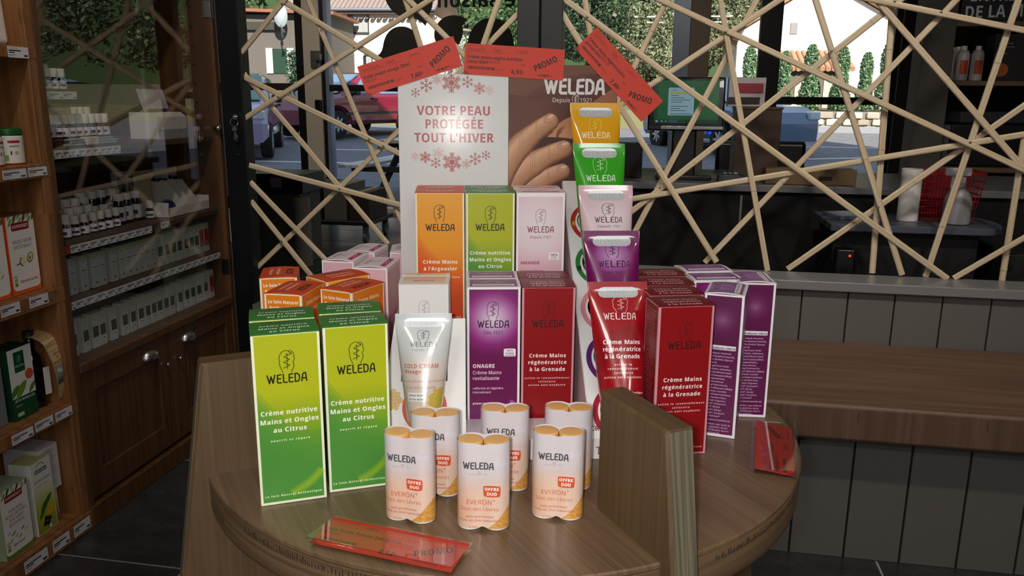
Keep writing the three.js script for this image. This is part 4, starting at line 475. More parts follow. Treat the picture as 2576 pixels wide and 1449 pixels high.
// atlas in mm: front 0..48.5, back 50..98.5, sides 100..134.5 (all 134.5 high), top 0..48.5 at 136..170.5
const SC = 6;
function cartonTex(edge, face, draw) {
  return canvasTex(832, 1056, (x) => {
    x.scale(SC, SC); x.fillStyle = edge; x.fillRect(0, 0, 140, 180); draw(x);
  });
}
function panel(x, X, W, y0, y1, fill, b = 2) { x.fillStyle = fill; x.fillRect(X + b, y0 + b, W - 2 * b, y1 - y0 - 2 * b); }
const white = '#f4f2ee';
const ART = {
  citrus: cartonTex('#e9edd0', 0, (x) => {
    for (const X of [0, 50]) {
      swirl(x, X + 2, 2.2, 44.5, 130, [[0, '#acb411'], [.35, '#aeb615'], [.62, '#6a9c2a'], [1, '#4c8e36']], '#4a8e3a');
      x.save(); x.globalAlpha = .12; x.strokeStyle = '#b4c422'; for (let k = 1; k < 8; k++) { x.lineWidth = k * 1.1; x.beginPath(); x.moveTo(X + 24 - k * .2, 127); x.quadraticCurveTo(X + 38, 121, X + 46, 110); x.stroke(); } x.restore();
      emblem(x, X + 24.5, 14, 17, '#22240f', .55); wordmark(x, X + 24, 38.5, 28, '#14160a', .15);
      text(x, 'Crème nutritive', X + 24.2, 63, 5.2, { align: 'center', max: 41, sp: .2, color: white }); text(x, 'Mains et Ongles', X + 24.2, 69.8, 5.2, { align: 'center', max: 42.5, sp: .2, color: white }); text(x, 'au Citrus', X + 24.2, 76.6, 5.2, { align: 'center', sp: .2, color: white });
      text(x, 'nourrit et répare', X + 24.2, 84.5, 2.5, { align: 'center', sp: .5, color: '#e6efcf' }); text(x, 'Le Soin Naturel Authentique', X + 24.2, 128.6, 2.5, { align: 'center', sp: .45, max: 42, color: '#eef4d8' });
    }
    swirl(x, 102, 2.2, 30.5, 130, [[0, '#99a412'], [.5, '#6a9424'], [1, '#417f2a']], '#3f8030'); text(x, 'Le Soin Naturel', 117, 10, 4, { align: 'center', color: white }); text(x, 'Authentique', 117, 15, 4, { align: 'center', color: white });
    x.fillStyle = '#3d7c36'; x.fillRect(0, 136, 48.5, 34.5); wordmark(x, 24, 146, 22, '#1d3a1a'); text(x, 'Crème nutritive', 24.2, 154, 4.6, { align: 'center', max: 34, sp: .2, color: white }); text(x, 'Mains et Ongles', 24.2, 160.6, 4.6, { align: 'center', max: 36, sp: .2, color: white }); text(x, 'au Citrus', 24.2, 167, 4.6, { align: 'center', sp: .2, color: white });
  }),
  argousier: cartonTex('#efe6c4', 0, (x) => {
    for (const X of [0, 50]) {
      swirl(x, X + 1.8, 2.2, 44.9, 130, [[0, '#e8a024'], [.4, '#e59618'], [.7, '#dd6a16'], [1, '#d95814']], '#d44712');
      emblem(x, X + 24, 13, 17, '#2a160a', .55); wordmark(x, X + 24.5, 38.6, 28, '#120b06', .15);
      text(x, 'Crème Mains', X + 24.2, 72, 5.2, { align: 'center', max: 37, sp: .2, color: white }); text(x, 'à l’Argousier', X + 24.2, 79, 5.2, { align: 'center', max: 37, sp: .2, color: white }); text(x, 'hydrate les peaux délicates', X + 24.2, 87, 2.4, { align: 'center', sp: .4, max: 40, color: '#fbe9d0' });
      text(x, 'Le Soin Naturel Authentique', X + 24.2, 128.6, 2.5, { align: 'center', sp: .45, max: 42, color: white });
    }
    swirl(x, 51.8, 2.2, 44.9, 130, [[0, '#dd7a1c'], [.3, '#d9641a'], [1, '#cc4a16']], '#c94314'); text(x, 'Crème Mains', 74.2, 12.5, 5, { align: 'center', max: 34, color: '#f2d2b4' }); text(x, 'à l’Argousier', 74.2, 19.5, 5, { align: 'center', max: 34, color: '#f2d2b4' }); wrapText(x, 'hydrate les peaux délicates', 56, 30, 37, 2.4, 3.4, { color: '#f2d2b4' });
    swirl(x, 102, 2.2, 30.5, 130, [[0, '#e0801c'], [.3, '#dc6c18'], [1, '#d95814']], '#d44712'); text(x, 'Le Soin Naturel', 117.3, 9.6, 4.3, { align: 'center', max: 28, color: white }); text(x, 'Authentique', 117.3, 15.2, 4.3, { align: 'center', color: white });
    x.fillStyle = '#d24a20'; x.fillRect(0, 136, 48.5, 34.5); wordmark(x, 24, 146.5, 24, '#20120c', .22); text(x, 'Crème Mains', 24.2, 156, 4.4, { align: 'center', color: '#f6d9c6' }); text(x, 'à l’Argousier', 24.2, 162.5, 4.4, { align: 'center', color: '#f6d9c6' });
  }),
  amande: cartonTex('#f0eaeb', 0, (x) => {
    for (const X of [0, 50]) {
      x.fillStyle = radial(x, X + 24, 34, 62, [[0, '#e8e2e5'], [.4, '#e4cfd6'], [1, '#d795a6']]); x.fillRect(X + 2.2, 5, 44, 127.5);
      emblem(x, X + 24.5, 17, 16, '#8d6670', .45); wordmark(x, X + 24.5, 40.5, 26, '#7f3444'); text(x, 'Depuis 1921', X + 24.5, 46.5, 4, { align: 'center', weight: 'normal', color: '#8d6670' });
      x.fillStyle = '#f6f1f2'; x.fillRect(X + 33, 61, 10.5, 7.5); text(x, '100%', X + 38.2, 64.6, 3.2, { align: 'center', color: '#8a5560' }); text(x, 'd’origine', X + 38.2, 66.4, 1.5, { align: 'center', color: '#8a5560' }); text(x, 'naturelle', X + 38.2, 68, 1.5, { align: 'center', color: '#8a5560' });
      text(x, 'AMANDE', X + 4.5, 73.5, 4.6, { color: '#9c3a55' }); text(x, 'Crème Mains', X + 4.5, 81.5, 4.1, { weight: 'normal', color: '#8d2c48' }); text(x, 'Confort', X + 4.5, 86.6, 4.1, { weight: 'normal', color: '#8d2c48' });
    }
    x.fillStyle = '#dfb0bc'; x.fillRect(101.5, 2.5, 31.5, 130); x.fillStyle = '#b85c7c'; x.fillRect(101.5, 60, 31.5, .6);
    x.fillStyle = '#efdfe4'; x.fillRect(2, 138, 44.5, 30.5); x.fillStyle = radial(x, 24, 150, 20, [[0, '#ead3de'], [1, '#efdfe400']]); x.fillRect(2, 138, 44.5, 30.5); wordmark(x, 24, 147, 20, '#8d6670', .16); emblem(x, 24, 149, 9, '#8d6670', .4); x.fillStyle = '#b5326a'; x.fillRect(6, 161.5, 36.5, 4.6); text(x, 'Crème Mains', 24.2, 165, 2.6, { align: 'center', color: '#f0d3e0' });
  }),
  almondBack: cartonTex('#f0eaeb', 0, (x) => {
    for (const X of [0, 50]) {
      x.fillStyle = radial(x, X + 24, 34, 62, [[0, '#e8e2e5'], [.4, '#e4cfd6'], [1, '#d795a6']]); x.fillRect(X + 2.2, 5, 44, 127.5);
      x.fillStyle = '#b4506c'; x.fillRect(X + 2.2, 52, 44, .7); x.fillStyle = grad(x, 0, 5, 0, 132, [[0, '#d9a2b000'], [.4, '#c8788f88'], [1, '#b4506ccc']]); x.fillRect(X + 2.2, 5, 44, 127.5); text(x, 'Crème Mains Confort', X + 24, 96, 3.6, { align: 'center', color: '#f0d8de' });
    }
    x.fillStyle = '#dfb0bc'; x.fillRect(101.5, 2.5, 31.5, 130); x.fillStyle = '#b85c7c'; x.fillRect(101.5, 60, 31.5, .6);
    x.fillStyle = '#efdfe4'; x.fillRect(2, 138, 44.5, 30.5); x.fillStyle = radial(x, 24, 150, 20, [[0, '#ead3de'], [1, '#efdfe400']]); x.fillRect(2, 138, 44.5, 30.5); wordmark(x, 24, 147, 20, '#8d6670', .16); emblem(x, 24, 149, 9, '#8d6670', .4); x.fillStyle = '#b5326a'; x.fillRect(6, 161.5, 36.5, 4.6); text(x, 'Crème Mains', 24.2, 165, 2.6, { align: 'center', color: '#f0d3e0' });
  }),
  onagre: cartonTex('#efecef', 0, (x) => {
    for (const X of [0, 50]) {
      x.fillStyle = radial(x, X + 24, 30, 36, [[0, '#e0d3de'], [.3, '#c49ac4'], [.7, '#882676'], [1, '#6a1450']]); x.fillRect(X + 2.2, 3, 44, 129.5);
      x.fillStyle = grad(x, 0, 60, 0, 132, [[0, '#6a145000'], [.6, '#66124c66'], [1, '#883c7c']]); x.fillRect(X + 2.2, 60, 44, 72.5);
      x.strokeStyle = '#58205e'; x.lineWidth = .7; for (const k of [0, 1, 2, 3]) { x.beginPath(); x.moveTo(X + 34, 132); x.quadraticCurveTo(X + 30 + k * 3, 118, X + 26 + k * 5, 105 + k); x.stroke(); }
      x.fillStyle = '#b77bc0aa'; for (const [a, b] of [[30, 121], [36, 117], [40, 124], [42, 112]]) { x.beginPath(); x.ellipse(X + a, b, 4, 2.4, a, 0, 7); x.fill(); }
      emblem(x, X + 23.5, 14, 17, '#3c2044', .5); wordmark(x, X + 24, 38.3, 28, '#20102a'); text(x, 'Dès 1921', X + 24, 45, 4.4, { align: 'center', weight: 'normal', color: '#45254e' });
      x.fillStyle = '#f3eef4'; x.beginPath(); x.roundRect(X + 33.5, 58.5, 11, 7.6, 1.4); x.fill(); text(x, '100 %', X + 39, 61.2, 2.1, { align: 'center', color: '#333' }); text(x, 'd’origine', X + 39, 63.3, 1.9, { align: 'center', color: '#333' }); text(x, 'naturelle', X + 39, 65.3, 1.9, { align: 'center', color: '#333' });
      text(x, 'ONAGRE', X + 5, 76.5, 5, { color: white }); text(x, 'Crème Mains', X + 5, 83.2, 4.5, { weight: 'normal', color: white }); text(x, 'revitalisante', X + 5, 88.6, 4.5, { weight: 'normal', color: white });
      text(x, 'raffermit et régénère', X + 5, 97.5, 3, { weight: 'normal', color: '#f0e4f2' }); text(x, 'intensément', X + 5, 101.3, 3, { weight: 'normal', color: '#f0e4f2' }); text(x, 'peaux matures', X + 5, 112, 2.9, { color: '#f4eaf6' });
    }
    x.fillStyle = '#5e1248'; x.fillRect(102.3, 2.6, 29.9, 129); x.fillStyle = radial(x, 117, 24, 18, [[0, '#8f5a86'], [1, '#5e124800']]); x.fillRect(102.3, 2.6, 29.9, 45);
    x.fillStyle = '#eee9ef'; x.fillRect(103, 47.5, 27, 4.2); text(x, 'Ingredients (INCI)', 104.4, 50.8, 2.9, { color: '#2c1830' });
    let y = wrapText(x, SIDE_TEXT, 103.5, 55.5, 26.5, 2.15, 3.0, { color: '#e9d9ec', weight: 'normal' }); text(x, '* from natural essential oils', 103.5, y + .4, 2.1, { color: '#e9d9ec', weight: 'normal' });
    wrapText(x, SIDE_TEXT2, 103.5, y + 4.6, 26.5, 2.15, 2.9, { color: '#e9d9ec', weight: 'normal' });
    x.fillStyle = '#d9c4dc'; x.fillRect(2, 138, 44.5, 30.5); x.fillStyle = radial(x, 24, 146, 26, [[0, '#b98fc0'], [1, '#7b3a84']]); x.fillRect(3.4, 139, 41.7, 28.4); wordmark(x, 24, 147, 21, '#4d2a55', .17); emblem(x, 24, 149, 8.5, '#4d2a55', .4); x.fillStyle = '#f0ebf1'; x.fillRect(5.4, 160.5, 37.6, 4.4); text(x, 'Crème Mains revitalisante', 24.2, 163.8, 2.6, { align: 'center', max: 34, color: '#3a2040' });
  }),
  grenade: cartonTex('#d0929c', 0, (x) => {
    for (const X of [0, 50]) {
      panel(x, X, 48.5, 0, 134.5, '#8c0911', 2.1); emblem(x, X + 24.5, 14, 17, '#54100f', .5); wordmark(x, X + 24, 38.3, 28, '#2a1210');
      text(x, 'Crème Mains', X + 24.2, 67, 5.1, { align: 'center', max: 37, sp: .2, color: white }); text(x, 'régénératrice', X + 24.2, 73.6, 5.1, { align: 'center', max: 39, sp: .2, color: white }); text(x, 'à la Grenade', X + 24.2, 80.2, 5.1, { align: 'center', max: 37, sp: .2, color: white });
      text(x, 'active le renouvellement', X + 24.2, 88.4, 2.5, { align: 'center', sp: .5, max: 42.5, color: '#f1d6d6' }); text(x, 'cellulaire', X + 24.2, 91.8, 2.5, { align: 'center', sp: .5, color: '#f1d6d6' }); text(x, 'action anti-oxydante', X + 24.2, 95.2, 2.5, { align: 'center', sp: .5, color: '#f1d6d6' });
      text(x, 'Le Soin Naturel Authentique', X + 24.2, 128.6, 2.5, { align: 'center', sp: .45, max: 42, color: '#f1d6d6' });
    }
    x.fillStyle = '#7c0e19'; x.fillRect(102, 2.2, 30.5, 130); for (let k = 0; k < 44; k++) text(x, SIDE_TEXT.slice((k * 19) % 300, (k * 19) % 300 + 26), 103, 8 + k * 2.75, 1.9, { color: '#d9a6aa', weight: 'normal', max: 28 });
    x.fillStyle = '#741120'; x.fillRect(0, 136, 48.5, 34.5); wordmark(x, 24, 145, 22, '#4c0d14'); text(x, 'Crème Mains', 24.2, 153.6, 4.5, { align: 'center', color: '#ecc9cb', sp: .2 }); text(x, 'régénératrice', 24.2, 160.4, 4.5, { align: 'center', color: '#f0d3d5', sp: .2 }); text(x, 'à la Grenade', 24.2, 167, 4.5, { align: 'center', color: '#f0d3d5', sp: .2 });
  }),
  cold: cartonTex('#eceae8', 0, (x) => {
    for (const X of [0, 50]) {
      x.fillStyle = grad(x, 0, 0, 0, 134, [[0, '#e9e8e7'], [.6, '#eae6e2'], [1, '#efd9c8']]); x.fillRect(X, 0, 48.5, 134.5);
      emblem(x, X + 24.5, 16, 16, '#9a9c9e', .45); wordmark(x, X + 24.5, 39.5, 26, '#55585a'); text(x, 'COLD CREAM', X + 5, 76, 5, { color: '#c0664a' }); text(x, 'Visage', X + 5, 82, 4.6, { color: '#c0664a' });
    }
    x.fillStyle = '#e9d9d2'; x.fillRect(100, 0, 34.5, 134.5);
    x.fillStyle = '#ece8e4'; x.fillRect(0, 136, 48.5, 34.5); x.fillStyle = grad(x, 0, 138, 0, 170, [[0, '#e8b794'], [1, '#efe2d8']]); x.fillRect(4, 138, 40.5, 29); wordmark(x, 24, 159, 20, '#7c7672', .17);
  }),
};
// a carton: printed body and a tuck-in top, bulged a little
function cartonGeo(w, d, h, bulge) {
  const b = new RoundedBoxGeometry(w, h - 0.0012, d, 1, 0.0005); b.translate(0, (h - 0.0012) / 2, 0);
  const p = b.attributes.position, n = b.attributes.normal, uv = b.attributes.uv, U = 832 / SC, Vv = 1056 / SC;
  for (let t = 0; t < p.count; t += 3) {
    let nx = 0, ny = 0, nz = 0; for (let k = 0; k < 3; k++) { nx += n.getX(t + k); ny += n.getY(t + k); nz += n.getZ(t + k); }
    for (let k = t; k < t + 3; k++) {
      const x = p.getX(k), y = p.getY(k), z = p.getZ(k), v = (1 - y / h) * 134.5; let a, c = v;
      if (Math.abs(nz) >= Math.abs(nx) && Math.abs(nz) >= Math.abs(ny)) a = nz > 0 ? (x / w + .5) * 48.5 : 50 + (.5 - x / w) * 48.5;
      else if (Math.abs(nx) >= Math.abs(ny)) a = 100 + (nx > 0 ? (.5 - z / d) : (z / d + .5)) * 34.5; else { a = .6; c = 134; }
      uv.setXY(k, a / U, 1 - c / Vv);
    }
  }
  const N = 10, top = [], bot = []; for (let i = 0; i <= N; i++) { const z = (i / N - .5) * (d + 0.0002), y = h - 0.001 + bulge * (1 - 4 * (i / N - .5) ** 2); top.push([z, y]); bot.push([z, y - 0.0007]); }
  const f = prism([...top, ...bot.reverse()], 'x', -w / 2 - 0.0001, w / 2 + 0.0001);
  const q = f.attributes.position, fu = f.attributes.uv; for (let k = 0; k < q.count; k++) fu.setXY(k, (q.getX(k) / w + .5) * 48.5 * .98 / U + .4 / U, 1 - (136.5 + (q.getZ(k) / d + .5) * 33.5) / Vv);
  return { b, f };
}
function cartonMat(map) { return phys(0xffffff, 0.42, { map, clearcoat: 0.15, clearcoatRoughness: 0.25, specularIntensity: 0.6 }); }
const cartons = {};
function carton(kind, label, [x, y, z], deg, { w = CW, bulge = 0.0009, group } = {}) {
  const key = kind + bulge; let c = cartons[key];
  if (!c) {
    const g = cartonGeo(w, CD, CH, bulge), m = cartons[kind]?.m ?? cartonMat(ART[kind]); c = thing('carton', label, 'box'); cartons[kind] = { m };
    part('carton_body', g.b, m, c); part('top_flap', g.f, m, c); c.position.set(x, y, z); c.rotation.y = R(deg); cartons[key] = c; if (group) c.userData.group = group; return c;
  }
  return dup(c, label, [x, y, z], R(deg), group);
}

// ---------------------------------------------------------------- the round wooden table with four planks standing through it
const TY = 0.9, TC = [-0.136, -0.722];
const table = thing('display_table', 'round brown wooden display table with upright planks through its rim', 'table', [TC[0], 0, TC[1]]);
{
  const pts = []; for (let i = 0; i < 96; i++) pts.push([0.27 * Math.cos(i / 96 * 6.2832), 0.27 * Math.sin(i / 96 * 6.2832)]);
  const top = prism(pts, 'y', TY - 0.005, TY, 0.0012); top.rotateY(0);
  const p = top.attributes.position, uv = top.attributes.uv, a = R(-52), ca = Math.cos(a), sa = -Math.sin(a);
  for (let i = 0; i < p.count; i++) { const x = p.getX(i), z = p.getZ(i); uv.setXY(i, x * -sa + z * ca, x * ca + z * sa); }
  part('tabletop', top, M.tableTop, table);
  const rim = []; for (const [r, y] of [[0.05, TY - 0.034], [0.2665, TY - 0.034], [0.2690, TY - 0.032], [0.2698, TY - 0.028], [0.2698, TY - 0.006], [0.2692, TY - 0.005], [0.05, TY - 0.005]]) rim.push([r, y]);
  const rg = lathe(rim, 96), rp = rg.attributes.position, ru = rg.attributes.uv; for (let i = 0; i < rp.count; i++) ru.setXY(i, rp.getY(i), ru.getX(i) * 1.7);
  part('table_edge', rg, M.rim, table);
  // short dark end-grain slots along the front of the edge
  const slots = []; for (const [a0, a1] of [[-34, 9], [44, 72]]) for (let t = a0; t < a1; t += rr(.3, .75)) { const g = span(-0.00045, 0.00045, 0, rr(.0015, .0065), -0.0006, 0.00012); g.translate(0, TY - 0.0125, 0.2697); g.rotateY(R(t)); slots.push(g); }
  const tm = part('end_grain_slot', merge(slots), mat(0x2c2118, .8), table); tm.userData.kind = 'stuff';
  for (const [deg, hgt, front] of [[215.7, 0.0945, 1], [-54.3, 0.0935, 1], [125.7, -0.036, 0], [35.7, -0.036, 0]]) {
    // outline in the plank's own plane: u outwards from the table's middle, v up; the outer edge splays towards the floor
    const yt = TY + hgt, uo = (y) => 0.268 + (1 - y) * 0.15, ui = 0.187;
    const g = prism([[ui, TY - 0.1], [ui, yt], [uo(yt), yt], [uo(0), 0.001], [uo(0) - 0.1, 0.001]], 'z', -0.011, 0.011, 0.0022);
    g.rotateY(R(deg)); part('upright_plank', g, M.upright, table);
    if (front) { const e = prism([[uo(yt - .002), yt - .002], [uo(yt - .002) + .0004, yt - .002], [uo(.3) + .0004, .3], [uo(.3), .3]], 'z', -0.0088, 0.0088); const u = e.attributes.uv; for (let k = 0; k < u.count; k++) u.setXY(k, e.attributes.position.getZ(k), e.attributes.position.getY(k)); e.rotateY(R(deg)); part('end_grain', e, M.endGrain, table); }
  }
  const post = lathe([[0, 0], [0.05, 0], [0.05, TY - 0.034], [0, TY - 0.034]], 24); part('central_column', metreUV(post), M.upright, table);
}

// ---------------------------------------------------------------- the printed cardboard counter display
const ST = R(13.7), SO = V3(-0.166, TY, -0.691);
const stand = thing('counter_display', 'white cardboard counter display with printed back panels and stepped trays', 'display', [SO.x, SO.y, SO.z], ST);
const onStand = (x, y, z) => V3(x, y, z).applyAxisAngle(V3(0, 1, 0), ST).add(SO);
function snow(x, cx, cy, r, color, dense) {
  x.save(); x.translate(cx, cy); x.strokeStyle = color; x.lineWidth = r * 0.09; x.lineCap = 'round';
  for (let k = 0; k < 6; k++) { x.rotate(Math.PI / 3); x.beginPath(); x.moveTo(0, r * .12); x.lineTo(0, r); for (const t of dense ? [.4, .6, .8] : [.55, .8]) { x.moveTo(-r * .22, r * (t + .18)); x.lineTo(0, r * t); x.lineTo(r * .22, r * (t + .18)); } x.stroke(); if (dense) { x.save(); x.rotate(Math.PI / 6); x.beginPath(); x.moveTo(0, 0); x.lineTo(0, r * .62); x.stroke(); x.restore(); } }
  x.beginPath(); x.arc(0, 0, r * .2, 0, 7); x.stroke(); x.restore();
}
const posterTex = canvasTex(720, 2000, (x) => {   // 117 x 325 mm, 6.15 px a millimetre
  x.scale(6.154, 6.154); x.fillStyle = '#dedede'; x.fillRect(0, 0, 120, 330);
  for (const [a, b, r, c, d] of [[18.5, 19.5, 4.6, '#a0504c', 0], [30, 12, 6.5, '#a8443f', 0], [41, 6, 5, '#cfa39e', 1], [56.5, 9, 10, '#b0605a', 1], [73.5, 8, 5.8, '#9c4a45', 0], [86, 14.5, 6.2, '#c07a74', 1], [97, 16, 5, '#dcc0bc', 1],
    [17, 86, 4.6, '#d8b6b2', 1], [28, 87, 6, '#b35650', 1], [42, 82.5, 6.2, '#d5b0ab', 1], [39, 93, 5.4, '#9c4a45', 0], [56.5, 92, 10, '#b0534d', 1], [72, 94, 5, '#cba09b', 1], [81.5, 88.5, 6.4, '#a8443f', 0], [93, 84.5, 4.6, '#9c4a45', 0]]) snow(x, a, b, r, c, d);
  for (const [s, y, w] of [['VOTRE PEAU', 43, 79], ['PROTÉGÉE', 57, 63], ['TOUT L’HIVER', 71.4, 85]]) text(x, s, 59, y, 13.4, { align: 'center', color: '#b54d50', max: w, font: 'sans-serif', weight: 'bold' });
});
const handTex = canvasTex(960, 1112, (x) => {   // 116 x 135 mm, the printed photograph of two hands
  const k = 8.24; x.scale(k, k); x.fillStyle = grad(x, 0, 0, 116, 30, [[0, '#5c352a'], [.35, '#6a4034'], [.6, '#552e24'], [1, '#5a3328']]); x.fillRect(0, 0, 117, 136);
  x.fillStyle = '#734a3b'; x.beginPath(); x.moveTo(0, 30); x.bezierCurveTo(40, 40, 60, 10, 116, 6); x.lineTo(116, 0); x.lineTo(60, 0); x.bezierCurveTo(40, 14, 20, 16, 0, 12); x.fill(); x.fillStyle = '#5b352b88'; x.beginPath(); x.ellipse(58, 22, 40, 8, -.3, 0, 7); x.fill();
  // far forearm and hand
  x.fillStyle = grad(x, 70, 40, 116, 90, [[0, '#a06a4a'], [1, '#7c4a34']]); x.beginPath(); x.moveTo(116, 22); x.bezierCurveTo(84, 38, 66, 60, 52, 76); x.bezierCurveTo(44, 92, 60, 98, 78, 92); x.lineTo(116, 84); x.fill();
  x.fillStyle = '#b98058'; x.beginPath(); x.ellipse(66, 66, 21, 11, -.5, 0, 7); x.fill(); x.fillStyle = '#c08a62'; x.beginPath(); x.ellipse(58, 76, 18, 9, -.25, 0, 7); x.fill(); x.strokeStyle = '#7a4830'; x.lineWidth = .5; for (let i = 0; i < 9; i++) { x.beginPath(); x.arc(57 + i * .6, 74, 3 + i * .9, 2.2, 4.6); x.stroke(); }
  const mix = (a, b, t) => { const A = C(a).convertLinearToSRGB(), B = C(b).convertLinearToSRGB(); return `rgb(${[A.r + (B.r - A.r) * t, A.g + (B.g - A.g) * t, A.b + (B.b - A.b) * t].map((v) => Math.round(v * 255)).join(',')})`; };
  // each finger is laid down in many thin strokes that turn from its dark lower edge to its light upper side
  const finger = (p, w0, w1) => {
    const pt = (t) => { const [a, b, c, d] = p, s = 1 - t; return [0, 1].map((k) => s * s * s * a[k] + 3 * s * s * t * b[k] + 3 * s * t * t * c[k] + t * t * t * d[k]); };
    for (let k = 0; k <= 16; k++) {
      const f = k / 16; x.fillStyle = f < .22 ? mix(0x6b3f2a, 0xa87450, f / .22) : mix(0xa87450, 0xd8a888, (f - .22) / .78);
      for (let i = 0; i <= 70; i++) { const t = i / 70, [px, py] = pt(t), kn = 1 + .06 * Math.exp(-(((t - .55) / .06) ** 2)) - .05 * Math.exp(-(((t - .78) / .08) ** 2)), w = (w0 + (w1 - w0) * t) * .5 * kn * (1 - .86 * f); x.beginPath(); x.arc(px - w * 0 , py - (w0 * .5) * .42 * f, w, 0, 7); x.fill(); }
    }
    const [ex, ey] = pt(1), [fx, fy] = pt(.9); x.save(); x.translate(ex, ey); x.rotate(Math.atan2(ey - fy, ex - fx)); x.fillStyle = '#c99a7c'; x.beginPath(); x.ellipse(w1 * .06, -w1 * .2, w1 * .36, w1 * .21, .05, 0, 7); x.fill(); x.strokeStyle = '#8a573c'; x.lineWidth = .35; x.stroke(); x.fillStyle = '#e3c0a8'; x.beginPath(); x.ellipse(w1 * .16, -w1 * .26, w1 * .18, w1 * .08, .05, 0, 7); x.fill(); x.restore();
    x.strokeStyle = '#8a563a88'; x.lineWidth = .4; for (const t of [.52, .55, .58, .78, .8]) { const [mx, my] = pt(t), w = w0 * .5; x.beginPath(); x.moveTo(mx - .8, my - w * .75); x.quadraticCurveTo(mx + .7, my - w * .3, mx + .2, my + w * .25); x.stroke(); }
  };
  x.fillStyle = '#43231a'; x.beginPath(); x.moveTo(0, 84); x.bezierCurveTo(30, 70, 60, 76, 96, 80); x.lineTo(116, 110); x.lineTo(116, 136); x.lineTo(0, 136); x.fill();
  finger([[-12, 158], [10, 136], [34, 120], [59, 112]], 32, 17);
  finger([[-14, 138], [10, 112], [34, 97], [60, 88]], 34, 19);
  finger([[-14, 124], [-2, 96], [20, 74], [45, 59]], 34, 18);
  wordmark(x, 70.5, 29, 63, '#e4e0dc', .22); text(x, 'Depuis', 66, 38.3, 6.3, { align: 'right', weight: 'normal', color: '#e0d9d4' }); emblem(x, 71.5, 30.5, 10.5, '#e0d9d4', .6); x.strokeStyle = '#e0d9d4'; text(x, '1921', 76, 38.3, 6.3, { weight: 'normal', color: '#e0d9d4' });
});
const gloss = { clearcoat: 0.13, clearcoatRoughness: 0.16, specularIntensity: 0.55, bumpMap: turned(grainy, 4, 11), bumpScale: 0.00016 };
function uvRect(g, x0, x1, y0, y1) { const p = g.attributes.position, u = g.attributes.uv; for (let i = 0; i < p.count; i++) u.setXY(i, (p.getX(i) - x0) / (x1 - x0), (p.getY(i) - y0) / (y1 - y0)); return g; }
const LEAN = R(2.1), lean = (g) => { g.translate(0, -.2, .176); g.rotateX(-LEAN); g.translate(0, .2, -.176); return g; };   // the back panels tip back a little
